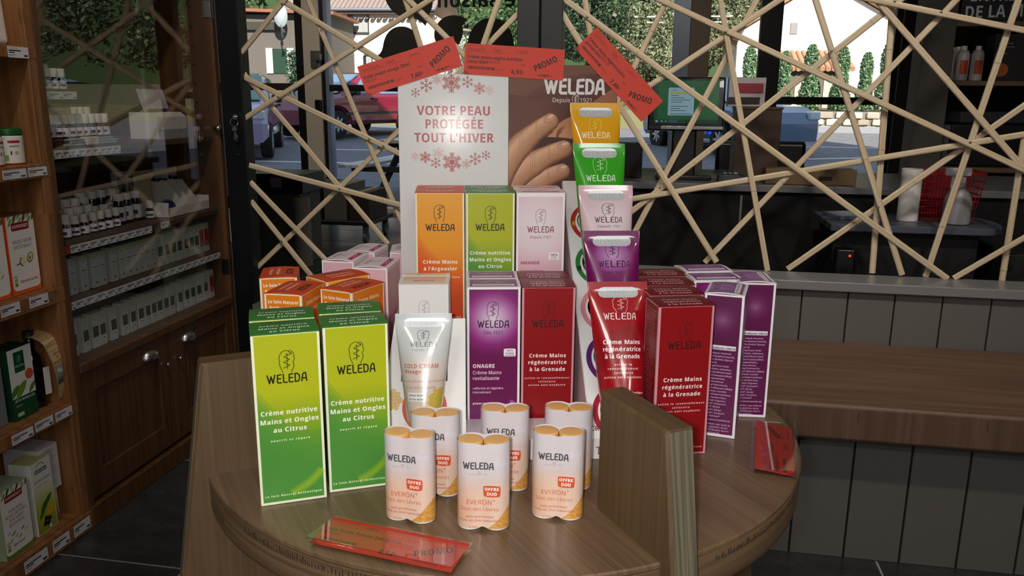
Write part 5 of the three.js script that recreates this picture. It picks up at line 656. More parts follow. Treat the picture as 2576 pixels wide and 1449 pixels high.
{
  const back = uvRect(span(-0.0705, 0.0465, 0, 0.3245, -0.1785, -0.176, 0.0004), -0.0705, 0.0465, 0, 0.3245); lean(back); part('white_back_panel', back, phys(0xffffff, 0.45, { map: posterTex, ...gloss }), stand, 'white back panel with red snowflakes and red capital lettering');
  const hand = uvRect(span(0.0468, 0.1635, 0.2, 0.335, -0.1785, -0.176, 0.0004), 0.0468, 0.1635, 0.2, 0.335); lean(hand); part('brown_back_panel', hand, phys(0xffffff, 0.4, { map: handTex, ...gloss }), stand, 'brown back panel printed with a photograph of two hands');
  part('back_board', span(0.0468, 0.1635, 0, 0.1995, -0.1785, -0.176), M.card, stand);
  const lav = phys(0xe4dfe4, 0.45, { clearcoat: 0.4, clearcoatRoughness: 0.3 });
  part('base_tray', [prism([[0.069, 0], [0.069, 0.018], [0.0665, 0.0185], [0.005, 0.0115], [0.0045, 0.0012], [-0.175, 0.0012], [-0.175, 0]], 'x', -0.0012, 0.1045)], lav, stand);
  part('upper_tier', [span(-0.0703, 0.1045, 0.0745, 0.0755, -0.1755, -0.0745), span(-0.0703, 0.1045, 0.0014, 0.085, -0.0745, -0.0733), span(-0.0705, -0.0695, 0, 0.085, -0.175, -0.0745)], lav, stand);
  // the single tester's holder on the left: a steep front panel with an opening, a ring printed round the tube
  const L0 = V3(0, 0.018, 0.069), L1 = V3(0, 0.1085, 0.008), len = L1.clone().sub(L0).length(), tilt = Math.atan2(L0.z - L1.z, L1.y - L0.y);
  const s = [[-0.0748, 0], [-0.0015, 0], [-0.0015, len], [-0.063, len]], hole = new THREE.Path([[-0.0565, .052], [-0.0165, .052], [-0.0165, len - .006], [-0.0565, len - .006]].map((p) => new THREE.Vector2(...p)));
  const cut = new THREE.Path(); cut.absellipse(-0.036, 0.029, 0.0143, 0.0162, 0, 6.2832, true);
  const ringTex = canvasTex(440, 660, (x) => {
    x.scale(6000, 6000); x.fillStyle = '#e7e6e6'; x.fillRect(0, 0, 1, 1); const Y = (v) => 0.11 - v;
    x.fillStyle = '#d9b87c'; for (let k = 0; k < 26; k++) { const a = k * 2.4, r = 0.0022 * Math.sqrt(k); x.beginPath(); x.arc(0.0105 + Math.cos(a) * r * .8, Y(0.036) + Math.sin(a) * r * .75, 0.0019, 0, 7); x.fill(); x.strokeStyle = '#b8945a'; x.lineWidth = .0003; x.stroke(); }
    x.strokeStyle = '#c4502c'; x.lineWidth = 0.0056; x.beginPath(); x.ellipse(0.039, Y(0.029), 0.0162, 0.0182, 0, 0, 7); x.stroke();
  });
  const pg = prism(s, 'z', -0.0006, 0.0006, 0, [hole, cut]); uvRect(pg, -0.075, -0.0017, 0, 0.11); pg.rotateX(-tilt); pg.translate(0, L0.y, L0.z);
  part('tester_panel', pg, phys(0xffffff, 0.45, { map: ringTex, clearcoat: 0.4, clearcoatRoughness: 0.3 }), stand);
  const inner = prism([[0.069, 0], [0.069, 0.018], [0.008, 0.1085], [0.006, 0.1085], [0.006, 0]], 'x', -0.0019, -0.0008); part('side_wall', inner, lav, stand);
  const outer = prism([[0.069, 0], [0.069, 0.018], [0.008, 0.1085], [0.006, 0.1085], [0.006, 0]], 'x', -0.0008, 0.0002); outer.rotateY(0); outer.translate(-0.0752, 0, 0); part('side_wall', outer, lav, stand);
  part('tester_tray', [span(-0.0755, -0.0012, 0, 0.018, 0.067, 0.069, 0.0004), span(-0.0755, -0.0012, 0, 0.001, -0.175, 0.067)], lav, stand);
  // the long sloping row for five testers on the right
  const S0 = V3(0, 0.018, 0.0695), S1 = V3(0, 0.213, -0.171), sl = S1.clone().sub(S0).length(), st = Math.atan2(S0.z - S1.z, S1.y - S0.y);
  const at = [-0.125, -0.0815, -0.038, 0.0055, 0.049].map((z) => (S0.z - z) / (S0.z - S1.z) * sl), holes = at.map((v) => { const h = new THREE.Path(); h.absellipse(0.1355, v, 0.0195, 0.0205, 0, 6.2832, true); return h; });
  const rings = canvasTex(400, 2048, (x) => {
    const k = 2048 / sl; x.scale(k, k); x.fillStyle = '#e8e8e9'; x.fillRect(0, 0, 1, 1);
    const col = ['#b03028', '#2f7d3c', '#d78f9c', '#5a2268', '#a81e34'];
    at.forEach((v, i) => { const Y = sl - v; x.strokeStyle = col[i]; x.lineWidth = 0.0048; x.beginPath(); x.ellipse(0.0298, Y + .002, 0.0236, 0.0262, 0, 0, 7); x.stroke(); });
    x.fillStyle = '#d99a2e'; x.fillRect(0.0052, sl - at[0], .003, .006); x.fillStyle = '#123c22'; x.fillRect(0.0052, sl - at[1] + .004, .004, .006);
    text(x, 'GRENADE', 0.0553, sl - 0.0125, 0.0072, { color: '#6c1a26', rot: -Math.PI / 2, max: 0.046 });
    text(x, 'CRÈMES', 0.0002, sl - 0.002, 0.0062, { color: '#6c1a26', max: .026 });
  });
  const sg = prism([[0.1053, 0], [0.164, 0], [0.164, sl], [0.1053, sl]], 'z', -0.0006, 0.0006, 0, holes); uvRect(sg, 0.1053, 0.1053 + 400 / 2048 * sl, 0, sl); sg.rotateX(-st); sg.translate(0, S0.y, S0.z);
  part('sloping_tester_panel', sg, phys(0xffffff, 0.42, { map: rings, clearcoat: 0.45, clearcoatRoughness: 0.25 }), stand);
  const pink = phys(0xdcc8cb, 0.5); const wall = [[0.069, 0], [0.069, 0.0172], [-0.171, 0.2115], [-0.1755, 0.2115], [-0.1755, 0]];
  part('side_wall', prism(wall, 'x', 0.1048, 0.1058), pink, stand); part('side_wall', prism(wall, 'x', 0.1632, 0.1642), lav, stand);
  const toTex = canvasTex(360, 112, (x) => { x.fillStyle = '#e0dde0'; x.fillRect(0, 0, 360, 112); text(x, 'TO', 26, 86, 62, { weight: 'normal', color: '#7a3a48' }); });
  part('front_strip', uvRect(span(0.1053, 0.164, 0, 0.0178, 0.0688, 0.0702, 0.0004), 0.1053, 0.164, 0, 0.0178), phys(0xffffff, 0.45, { map: toTex, clearcoat: .3 }), stand);
}
// cartons standing in the display; local x of each column's middle
const W1 = 'inside the display', sc = (kind, label, x, y, z, o) => { const p = onStand(x, y, z); return carton(kind, label, [p.x, p.y, p.z], 13.7, o); };
sc('onagre', 'purple carton with a white border in the front row of the display', 0.0248, 0.0014, -0.0178); sc('onagre', 'purple carton hidden behind the front purple carton in the display', 0.0246, 0.0014, -0.0535);
sc('grenade', 'red carton with a pink border in the front row of the display', 0.0745, 0.0014, -0.0178); sc('grenade', 'red carton hidden behind the front red carton in the display', 0.0742, 0.0014, -0.0535);
sc('cold', 'pale white carton standing behind the white tester tube', -0.0385, 0.0014, -0.0305, { w: 0.0455, bulge: 0.0006 }); sc('cold', 'pale white carton rearmost of the two at the display’s left', -0.0378, 0.0014, -0.0562, { w: 0.0455, bulge: 0.0006 }).scale.z = 0.42;
sc('argousier', 'orange carton facing front on the upper tier of the display', -0.0253, 0.0757, -0.1105, { bulge: 0.0006 }); sc('argousier', 'orange carton behind the front one on the upper tier', -0.0258, 0.0757, -0.1462, { bulge: 0.0006 }).scale.z = 0.98;
sc('citrus', 'green carton facing front on the upper tier of the display', 0.0247, 0.0757, -0.1105, { bulge: 0.0006 }); sc('citrus', 'green carton behind the front green one on the upper tier', 0.0238, 0.0757, -0.1462, { bulge: 0.0006 });
sc('amande', 'pale pink carton facing front on the upper tier of the display', 0.0748, 0.0757, -0.1105, { bulge: 0.0006 }); sc('amande', 'pale pink carton behind the front pink one on the upper tier', 0.0742, 0.0757, -0.1462, { bulge: 0.0006 });
// cartons standing on the table: kind, label, x, z, degrees
for (const [k, l, x, z, d, b] of [
  ['citrus', 'tall green carton nearest the camera at the table’s left edge', -0.2695, -0.5425, 29], ['citrus', 'tall green carton to the right of the front left green one', -0.2275, -0.573, 28],
  ['citrus', 'green carton directly behind the front left green carton', -0.2885, -0.5785, 27], ['citrus', 'green carton directly behind the second green carton', -0.2445, -0.609, 25],
  ['argousier', 'orange carton farthest left, at the back of the orange cluster', -0.3585, -0.7205, -68, .0012], ['argousier', 'orange carton at the front left of the cluster behind the green boxes', -0.3165, -0.662, -89, .0014],
  ['argousier', 'orange carton turned askew at the back right of the orange cluster', -0.2995, -0.7215, 57, .0012], ['argousier', 'orange carton at the front right of the cluster, beside the pink cartons', -0.2700, -0.6835, -106, .0014],
  ['almondBack', 'pink carton with a bulging top in front of the other pink ones', -0.2825, -0.784, 94, .0021], ['almondBack', 'pink carton with a bulging top, leftmost of the pink cartons', -0.3265, -0.809, 92, .0021],
  ['almondBack', 'pink carton behind the leftmost pink carton', -0.3215, -0.861, 91, .0021], ['almondBack', 'pink carton partly hidden behind the white back panel', -0.2785, -0.872, 105, .0016],
  ['grenade', 'large red carton nearest the camera, right of the red tester tube', 0.0215, -0.687, 19], ['grenade', 'red carton second from the front in the row of four', 0.0145, -0.726, 17],
  ['grenade', 'red carton third from the front in the row of four', 0.0085, -0.764, 16], ['grenade', 'red carton rearmost in the row of four behind the tester tube', 0.003, -0.803, 16],
  ['onagre', 'purple carton with small ingredient text, beside the large red carton', 0.0645, -0.742, 81, .0016], ['onagre', 'purple carton farthest right on the table, ingredient text facing out', 0.092, -0.7965, 96, .0018],
  ['onagre', 'purple carton between the red row and the rightmost purple carton', 0.0545, -0.7935, 17, .0014], ['onagre', 'purple carton rearmost on the right side of the table', 0.047, -0.8335, 19, .0014],
]) carton(k, l, [x, TY + 0.0002, z], d, b ? { bulge: b } : {});

// ---------------------------------------------------------------- tester tubes
function tubeAt(v, rb, wt) { const t = Math.min(1, v / 0.93), e = t * t * (3 - 2 * t); return [rb + (wt - rb) * Math.pow(t, 0.9), Math.max(0.0006, rb * (1 - 0.25 * t - 0.75 * Math.pow(t, 1.7)) + 0.0006), 1 - 0.25 * e]; }
function tubeShell(H, rb, wt, { off = 0, v0 = 0, v1 = 1, a0 = 0, a1 = Math.PI * 2, nu = 48, nv = 30 } = {}) {
  const pos = [], uv = [], idx = [];
  for (let j = 0; j <= nv; j++) for (let i = 0; i <= nu; i++) {
    const v = v0 + (v1 - v0) * j / nv, t = Math.min(1, v / 0.93), e = t * t * (3 - 2 * t), hw = rb + (wt - rb) * Math.pow(t, 0.9) + off, hd = Math.max(0.0006, rb * (1 - 0.25 * t - 0.75 * Math.pow(t, 1.7)) * (1 - 0) + 0.0006) + off;
    const a = a0 + (a1 - a0) * i / nu, c = Math.cos(a), s = Math.sin(a), q = 1 - 0.25 * e;
    pos.push(hw * Math.sign(c) * Math.pow(Math.abs(c), q), v * H, hd * Math.sign(s) * Math.pow(Math.abs(s), 1)); uv.push(0.5 + 0.5 * hw * c / wt, v);
  }
  for (let j = 0; j < nv; j++) for (let i = 0; i < nu; i++) { const a = j * (nu + 1) + i, b = a + 1, c = a + nu + 1, d = c + 1; idx.push(a, c, b, b, c, d); }
  const g = new THREE.BufferGeometry(); g.setAttribute('position', new THREE.Float32BufferAttribute(pos, 3)); g.setAttribute('uv', new THREE.Float32BufferAttribute(uv, 2)); g.setIndex(idx); g.computeVertexNormals(); return g;
}
const stickerTex = (s) => canvasTex(512, 128, (x, w, h) => { x.fillStyle = '#c9cdd0'; x.fillRect(0, 0, w, h); text(x, s, w / 2, 96, 84, { weight: 'normal', align: 'center', color: '#eef0f1', sp: 8, max: 430 }); });
const stickerMap = stickerTex('TESTEUR'), stickerBump = canvasTex(512, 128, (x, w, h) => { x.fillStyle = '#555'; x.fillRect(0, 0, w, h); for (let i = 0; i < 90; i++) { x.fillStyle = `rgba(255,255,255,${rr(.02, .1)})`; x.beginPath(); x.ellipse(rr(0, w), rr(0, h), rr(8, 40), rr(4, 16), rr(0, 3), 0, 7); x.fill(); } text(x, 'TESTEUR', w / 2, 96, 84, { weight: 'normal', align: 'center', color: '#fff', sp: 8, max: 430 }); });
const stickerMat = mat(0xffffff, 0.28, { metalness: 0.25, map: stickerMap, bumpMap: stickerBump, bumpScale: 0.00025 });
function tubeArt(draw) { return canvasTex(512, 1024, (x, w, h) => { x.scale(512 / 54, 1024 / 110); draw(x); }); }   // 54 mm across the flat end, 110 mm tall
const crimpBump = canvasTex(64, 1024, (x) => { x.fillStyle = '#888'; x.fillRect(0, 0, 64, 1024); for (let i = 0; i < 20; i++) { x.fillStyle = i % 2 ? '#999' : '#777'; x.fillRect(0, i * 3.2, 64, 3.2); } });
function tube(label, map, crimp, foot, wt, rb, cap) {
  const A = onStand(...foot), B = onStand(...crimp), H = A.distanceTo(B), t = thing('tester_tube', label, 'tube', [A.x, A.y, A.z]);
  const up = B.clone().sub(A).normalize(), sx = V3(1, 0, 0).applyAxisAngle(V3(0, 1, 0), ST); const sz = sx.clone().cross(up).normalize(); t.quaternion.setFromRotationMatrix(new THREE.Matrix4().makeBasis(sx, up, sz));
  const m = phys(0xffffff, 0.26, { map, clearcoat: 0.9, clearcoatRoughness: 0.07, bumpMap: crimpBump, bumpScale: 0.0003 });
  part('tube_body', tubeShell(H, rb, wt), m, t); part('tube_foot', (() => { const g = new THREE.CircleGeometry(rb, 32); g.rotateX(Math.PI / 2); return g; })(), M.white, t);
  const lab = new THREE.PlaneGeometry(1, 1, 24, 10), p = lab.attributes.position, u = lab.attributes.uv, half = wt * 0.67, v0 = .872, v1 = .957, rad = H * (v1 - v0) / 2;
  for (let i = 0; i < p.count; i++) { const q = p.getX(i) * 2, yy = p.getY(i) * 2, v = (v0 + v1) / 2 + yy * (v1 - v0) / 2, xs = (half - rad + rad * Math.sqrt(Math.max(0, 1 - yy * yy))) * q, [hw, hd, n] = tubeAt(v, rb, wt); p.setXYZ(i, xs, v * H, hd * Math.sqrt(Math.max(0, 1 - Math.pow(Math.abs(xs) / hw, 2 / n))) + 0.0003); u.setXY(i, xs / half / 2 + .5, yy * .5 + .5); }
  lab.computeVertexNormals(); part('tester_label', lab, stickerMat, t, 'silver oval label with raised lettering');
  part('cap', cyl(rb * .8, rb * .8, 0.012, 0, -0.0125, 0, 28), cap, t); return t;
}
const tubeCitrus = tubeArt((x) => { x.fillStyle = '#36a41e'; x.fillRect(0, 0, 54, 110); emblem(x, 27, 13.5, 15.5, '#d8f0cf', .4); wordmark(x, 27, 36.5, 25, '#f2f6ee'); text(x, 'Crème nutritive', 27, 60, 4.6, { align: 'center', max: 30 }); text(x, 'Mains et Ongles', 27, 66, 4.6, { align: 'center', max: 30 }); });
const tubeArg = tubeArt((x) => { x.fillStyle = grad(x, 0, 0, 0, 110, [[0, '#e6ac1c'], [.3, '#e4a41a'], [.5, '#e08a18'], [1, '#d94e14']]); x.fillRect(0, 0, 54, 110); emblem(x, 26, 15, 13.5, '#f3d67e', .35); wordmark(x, 26, 34.5, 25, '#f7f2e6'); });
const tubeAm = tubeArt((x) => { x.fillStyle = radial(x, 30, 32, 60, [[0, '#e6dbe0'], [.4, '#d9bcc6'], [1, '#cc98a6']]); x.fillRect(0, 0, 54, 110); emblem(x, 28, 17, 12.5, '#5d4048', .4); wordmark(x, 28, 35, 22, '#5a2f3c'); text(x, 'Depuis 1921', 28, 40, 3.4, { align: 'center', weight: 'normal', color: '#6d4a54' }); });
const tubeOn = tubeArt((x) => { x.fillStyle = '#6e0f56'; x.fillRect(0, 0, 54, 110); x.fillStyle = radial(x, 27, 23, 24, [[0, '#c49cc0'], [.5, '#985292'], [1, '#6e0f5600']]); x.fillRect(0, 0, 54, 70); emblem(x, 27, 11.5, 13, '#3a1a3c', .45); wordmark(x, 28, 33, 25, '#3a1a3c'); text(x, 'Dès 1921', 28, 39.5, 4, { align: 'center', weight: 'normal', color: '#3a1a3c' }); });
const tubeGren = tubeArt((x) => {
  x.fillStyle = '#a00f1a'; x.fillRect(0, 0, 54, 110); x.fillStyle = '#7f0d1666'; x.beginPath(); x.moveTo(0, 54); x.quadraticCurveTo(30, 34, 54, 38); x.lineTo(54, 66); x.quadraticCurveTo(26, 54, 0, 86); x.fill();
  emblem(x, 28, 13, 14, '#ead6d2', .4); wordmark(x, 27, 33, 24, '#f4efec'); text(x, 'Crème Mains', 27, 54, 4.9, { align: 'center', max: 35 }); text(x, 'régénératrice', 27, 60, 4.9, { align: 'center', max: 35 }); text(x, 'à la Grenade', 27, 66, 4.9, { align: 'center', max: 33 });
  ['active le', 'renouvellement', 'cellulaire', 'action anti-oxydante'].forEach((s, i) => text(x, s, 27, 72 + i * 3.5, 2.7, { align: 'center', sp: .4, color: '#f1dcdc', max: 33 })); text(x, 'Le Soin Naturel Authentique', 27, 96, 2.5, { align: 'center', max: 34 });
  x.fillStyle = '#d68ea4'; x.fillRect(0, 98.5, 54, 12); text(x, 'grâce à la grenade', 27, 105, 3, { align: 'center', max: 30, color: '#f6e6ea' });
});
const tubeCold = tubeArt((x) => {
  x.fillStyle = grad(x, 0, 0, 0, 110, [[0, '#c2c9ce'], [.35, '#c9cccd'], [.55, '#d3c6be'], [1, '#d0bda9']]); x.fillRect(0, 0, 54, 110); emblem(x, 27, 17, 11, '#5b5d60', .5); wordmark(x, 27, 33.5, 20, '#55585b'); text(x, 'Depuis 1921', 27, 38, 3.2, { align: 'center', weight: 'normal', color: '#777' });
  text(x, 'COLD CREAM', 9.5, 55, 6, { color: '#b8634e', max: 31 }); text(x, 'Visage', 9.8, 60.5, 5.2, { color: '#b05c48' }); text(x, 'soin protecteur intensif', 10.5, 69.5, 4, { color: '#a87866', max: 36, weight: 'normal' }); text(x, 'à la cire d’abeille', 11.5, 76, 4, { color: '#a87866', max: 27, weight: 'normal' });
  x.fillStyle = '#e9e7e5'; x.fillRect(13, 80, 16, 8.8); text(x, 'peaux sèches', 13.8, 83.6, 3.1, { color: '#555', max: 14.5 }); text(x, 'et très sèches', 13.8, 87.6, 3.1, { color: '#555', max: 14.5 });
  x.fillStyle = '#c9b03e'; for (let k = 0; k < 70; k++) { const a = k * 2.399, r = 1.25 * Math.sqrt(k); x.beginPath(); x.arc(42 + Math.cos(a) * r, 93 + Math.sin(a) * r * 1.7, 1.6, 0, 7); x.fill(); x.strokeStyle = '#a88c2c'; x.lineWidth = .15; x.stroke(); }
});
const capM = mat(0x1d2422, .5), capW = mat(0xe8e6e2, .5);
[['yellow orange tester tube topmost in the sloping row of five', tubeArg, .296, .1755, -.168, .138], ['bright green tester tube second from the top of the sloping row', tubeCitrus, .256, .140, -.125, .1362], ['pale pink tester tube in the middle of the sloping row', tubeAm, .218, .105, -.081, .1367], ['purple tester tube second from the bottom of the sloping row', tubeOn, .180, .0696, -.038, .136], ['red tester tube lowest and nearest in the sloping row', tubeGren, .141, .0345, .006, .1352]]
  .forEach(([l, map, yt, yb, zt, x], i) => tube(l, map, [x, yt, zt], [x, yb, zt + .0432], 0.0268, 0.0182, i < 1 ? capW : capM));
tube('small white tester tube alone in front of the white cartons', tubeCold, [-0.036, 0.1235, 0.046], [-0.036, 0.036, 0.0645], 0.0238, 0.0138, capW);

// ---------------------------------------------------------------- lip care twin packs
const packTex = canvasTex(512, 928, (x) => {   // 37.5 x 68 mm
  x.scale(512 / 37.5, 928 / 68); x.fillStyle = grad(x, 0, 0, 0, 68, [[0, '#d6d0d6'], [.36, '#d8cdd0'], [.6, '#e3b9a0'], [.8, '#e6a57e'], [1, '#e59c70']]); x.fillRect(0, 0, 38, 70);
  x.fillStyle = grad(x, 14, 30, 40, 74, [[0, '#eadcd200'], [.6, '#eadfd8aa'], [1, '#ece2da']]); x.fillRect(0, 30, 38, 40);
  x.fillStyle = '#d79c48'; x.beginPath(); x.moveTo(18, 68); for (let i = 0; i <= 14; i++) { const t = i / 14; x.arc(20.5 + 17 * t, 67.5 - 17.5 * Math.pow(t, 1.5), 1.15, 2.6, 5.6); } x.lineTo(38, 68); x.fill(); for (let i = 0; i < 120; i++) { const a = 19 + (i * 7.31) % 19, b = 49 + (i * 4.57) % 19; if (b < 68.6 - 17 * Math.pow((a - 19) / 18, 1.5)) continue; x.fillStyle = ['#e0aa58', '#cc8f3e', '#d9a050'][i % 3]; x.beginPath(); x.arc(a, b, .85, 0, 7); x.fill(); }
  x.fillStyle = '#dcd9ea88'; x.beginPath(); x.arc(28.5, 14.5, 2.4, 0, 7); x.fill(); x.beginPath(); x.arc(33.5, 15.5, 2.2, 0, 7); x.fill();
  wordmark(x, 16, 19.4, 21, '#4a4d52', .2); text(x, 'Depuis', 14.6, 24, 1.9, { align: 'right', weight: 'normal', color: '#a8aab0' }); emblem(x, 16.6, 21.2, 3.6, '#9a9ca2', .22); text(x, '1921', 18.6, 24, 1.9, { weight: 'normal', color: '#a8aab0' });
  x.fillStyle = '#d5562c'; x.beginPath(); x.moveTo(19.6, 32.6); x.quadraticCurveTo(25.4, 31.6, 31.2, 32.6); x.quadraticCurveTo(31.9, 36.6, 31, 40.6); x.quadraticCurveTo(25.4, 41.6, 19.8, 40.4); x.quadraticCurveTo(19.1, 36.6, 19.6, 32.6); x.fill(); text(x, 'OFFRE', 25.4, 36.2, 3.4, { align: 'center' }); text(x, 'DUO', 25.4, 39.9, 3.4, { align: 'center' });
  text(x, 'EVERON', 16.5, 46.6, 5, { align: 'center', color: '#cc5f41', max: 18.5, weight: 'normal' }); text(x, '®', 26, 44.4, 2.2, { color: '#cc5f41' }); text(x, 'Soin des Lèvres', 16.8, 51.6, 3.9, { align: 'center', color: '#c8694c', max: 27, weight: 'normal' });
  text(x, 'soin protecteur', 17, 57, 2.7, { align: 'center', color: '#c8765a' }); text(x, 'riche en cires naturelles', 17, 60.1, 2.7, { align: 'center', color: '#c8765a', max: 29.5 }); text(x, 'Le Soin', 12, 65.2, 1.9, { align: 'center', color: '#c8765a' }); text(x, 'Naturel Authentique', 12, 67.2, 1.9, { align: 'center', color: '#c8765a', max: 19 });
});
function sleeveGeo(w, d, h) {
  const r = d / 2, half = w / 2 - r, pts = [], nA = 20, nS = 8;
  for (let i = 0; i <= nA; i++) { const a = -Math.PI / 2 + Math.PI * i / nA; pts.push([half + r * Math.cos(a), -r * Math.sin(a)]); }   // right side, back to front... z flips below
  for (let i = 1; i < nS; i++) pts.push([half - 2 * half * i / nS, -r]);
  for (let i = 0; i <= nA; i++) { const a = Math.PI / 2 + Math.PI * i / nA; pts.push([-half + r * Math.cos(a), -r * Math.sin(a)]); }
  for (let i = 1; i < nS; i++) pts.push([-half + 2 * half * i / nS, r]);
  pts.push(pts[0]); const pos = [], uv = [], idx = [], nv = 6, n = pts.length;
  for (let j = 0; j <= nv; j++) for (const [x, z] of pts) {
    const dip = Math.exp(-((x / 0.0030) ** 2)), y0 = 0.0020 + 0.0016 * dip, y1 = h - 0.0012 * dip, y = y0 + (y1 - y0) * j / nv, pinch = 1 - 0.05 * dip; pos.push(x, y, z * pinch);
    uv.push(x / w + .5, y / h);
  }
  for (let j = 0; j < nv; j++) for (let i = 0; i < n - 1; i++) { const a = j * n + i, b = a + 1, c = a + n, d2 = c + 1; idx.push(a, b, c, b, d2, c); }
  const g = new THREE.BufferGeometry(); g.setAttribute('position', new THREE.Float32BufferAttribute(pos, 3)); g.setAttribute('uv', new THREE.Float32BufferAttribute(uv, 2)); g.setIndex(idx); g.computeVertexNormals(); return g;
}
const peach = phys(0xe6b06a, 0.38, { clearcoat: 0.4, clearcoatRoughness: 0.25 });
let pack0;
for (const [x, z, d, l] of [[-.168, -.5235, -4, 'front row twin pack of lip care sticks beside the green cartons'], [-.1135, -.523, 7, 'twin pack of lip care sticks in the middle of the front row'], [-.0632, -.548, 2.5, 'twin pack of lip care sticks at the right end of the front row'],
  [-.1605, -.565, 8, 'twin pack of lip care sticks at the left of the back row'], [-.1098, -.5845, 8, 'twin pack of lip care sticks in the middle of the back row'], [-.0613, -.5965, 5, 'twin pack of lip care sticks at the right of the back row, by the plank']]) {
  if (pack0) { dup(pack0, l, [x, TY, z], R(d), 'lip care twin packs on the table'); continue; }
  pack0 = thing('lip_care_pack', l, 'lip balm', [x, TY, z], R(d), 'lip care twin packs on the table');
  part('sleeve', sleeveGeo(0.0377, 0.0194, 0.0668), phys(0xffffff, 0.34, { map: packTex, clearcoat: 0.9, clearcoatRoughness: 0.08, side: THREE.DoubleSide, bumpMap: turned(grainy, 1, 1), bumpScale: 0.00008 }), pack0);
  for (const s of [-1, 1]) {
    part('cap', (() => { const g = lathe([[0, .0668], [.0075, .0667], [.0088, .0661], [.0091, .0652], [.0091, .045], [0, .045]]); g.translate(s * .0092, 0, 0); return g; })(), peach, pack0);
    part('stick_base', (() => { const g = lathe([[0, 0], [.0084, 0], [.0091, .0008], [.0091, .006], [0, .006]]); g.translate(s * .0092, 0, 0); return g; })(), M.white, pack0);
  }
}

// ---------------------------------------------------------------- promotional price cards
function promoTex(o) {
  return canvasTex(1024, 312, (x) => {
    x.scale(1024 / 105, 312 / 32); x.fillStyle = '#d2402c'; x.fillRect(0, 0, 106, 33);
    const k = '#1c1614', th = { weight: 'normal', color: '#5a231c' };
    if (o.date) text(x, o.date, 3, 2.6, 2, th); text(x, o.ean, 3, 6.8, 4, { ...th, max: 19 }); text(x, o.code, 29, 6.8, 4.2, { weight: 'normal', color: '#2a1814', max: 10 }); text(x, o.ref, 53, 6.8, 3.8, { ...th, max: 13 });
    text(x, 'BIOCOOP · LES SENTIERS · BIOCOOP · LES SENTIERS · BIOCOOP', 3, 9, 1.5, { ...th, max: 66 });
    text(x, o.l1, 3, 14.6, 4.9, { color: k, max: o.m1 ?? 58 }); if (o.l2) text(x, o.l2, 3, 19.4, 4.9, { color: k, max: 22 });
    text(x, 'WELEDA', o.l2 ? 25.5 : 3, 19.4, 3.7, { weight: 'normal', color: '#3a1a16', max: 12 });
    x.fillStyle = k; let bx = 3.5; let s = 17; for (let i = 0; i < 34; i++) { s = (s * 73 + 41) % 101; const w = .2 + (s % 5) * .13; x.fillRect(bx, 23, w, 3); bx += w + .25 + (s % 3) * .14; }
    text(x, o.per, 29, 26.4, 3.4, { ...th, max: 13 }); text(x, o.size, 59, 20.3, 3.5, { ...th, max: 6 }); text(x, o.price, 61.5, 28, 6, { align: 'right', color: k, max: 12 }); text(x, '€', 61.8, 27.6, 3.4, { weight: 'normal', color: k });
    text(x, 'PROMO', 75, 25, 8.8, { color: k, rot: -0.49, max: 27 }); text(x, o.old, 79, 29.6, 4, { color: k, max: 10.5 }); x.fillRect(76.5, 28, 17, .45);
    x.fillStyle = '#9a3226'; x.beginPath(); x.moveTo(0, 32); x.lineTo(7, 32); x.lineTo(0, 26.5); x.fill();
  });
}
const PROMO = [
  { ean: '3596209530280', code: '12839', ref: '1.WE0540', l1: 'Cold cream visage 30ml', m1: 50, per: '253.33 €/l', size: '30ml', price: '7,60', old: '8,46 €' },
  { date: '04/10/2019', ean: '3596204459593', code: '12821', ref: '1.WE0429', l1: 'Crème mains ongles nutritive', l2: 'citrus 50ml', per: '138.60 €/l', size: '50ml', price: '6,93', old: '7,70 €' },
  { date: '04/10/2019', ean: '3596204200034', code: '12835', ref: '1.WE0517', l1: 'Crème mains régénératrice', l2: 'grenade 50ml', m1: 55, per: '157.60 €/l', size: '50ml', price: '7,88', old: '8,86 €' },
  { code: '12810', l1: 'Soin lèvres Everon 2x4.8g Duo', price: '8,52', old: '' },
  { l1: 'Crème mains revitalisante', l2: 'onagre 50ml', size: '50ml', price: '9,15', old: '' },
];
const cardMats = PROMO.map((o, i) => mat(i > 2 ? 0xd0c4c0 : 0xffffff, 0.62, { map: promoTex(o) }));
const paperEdge = mat(0xc83a28, .7);
function promoCard(i, parent, w = 0.1055, h = 0.0317) { const g = uvRect(span(-w / 2, w / 2, -h / 2, h / 2, 0, 0.0004), -w / 2, w / 2, -h / 2, h / 2); return g; }
[[-.0572, .3318, 17.7, 'tilted red price card stuck at the top left of the display'], [.0525, .3375, -3, 'red price card at the top centre of the display'], [.165, .3252, -45.6, 'steeply slanted red price card at the display’s top right corner']].forEach(([x, y, d, l], i) => {
  const p = onStand(x, y, -0.1752 - (y - .2) * Math.tan(LEAN)), m = part('price_card', promoCard(i), cardMats[i]); m.position.copy(p); m.rotation.set(-LEAN, ST, R(d), 'YXZ'); tag(m, l, 'price tag');
});
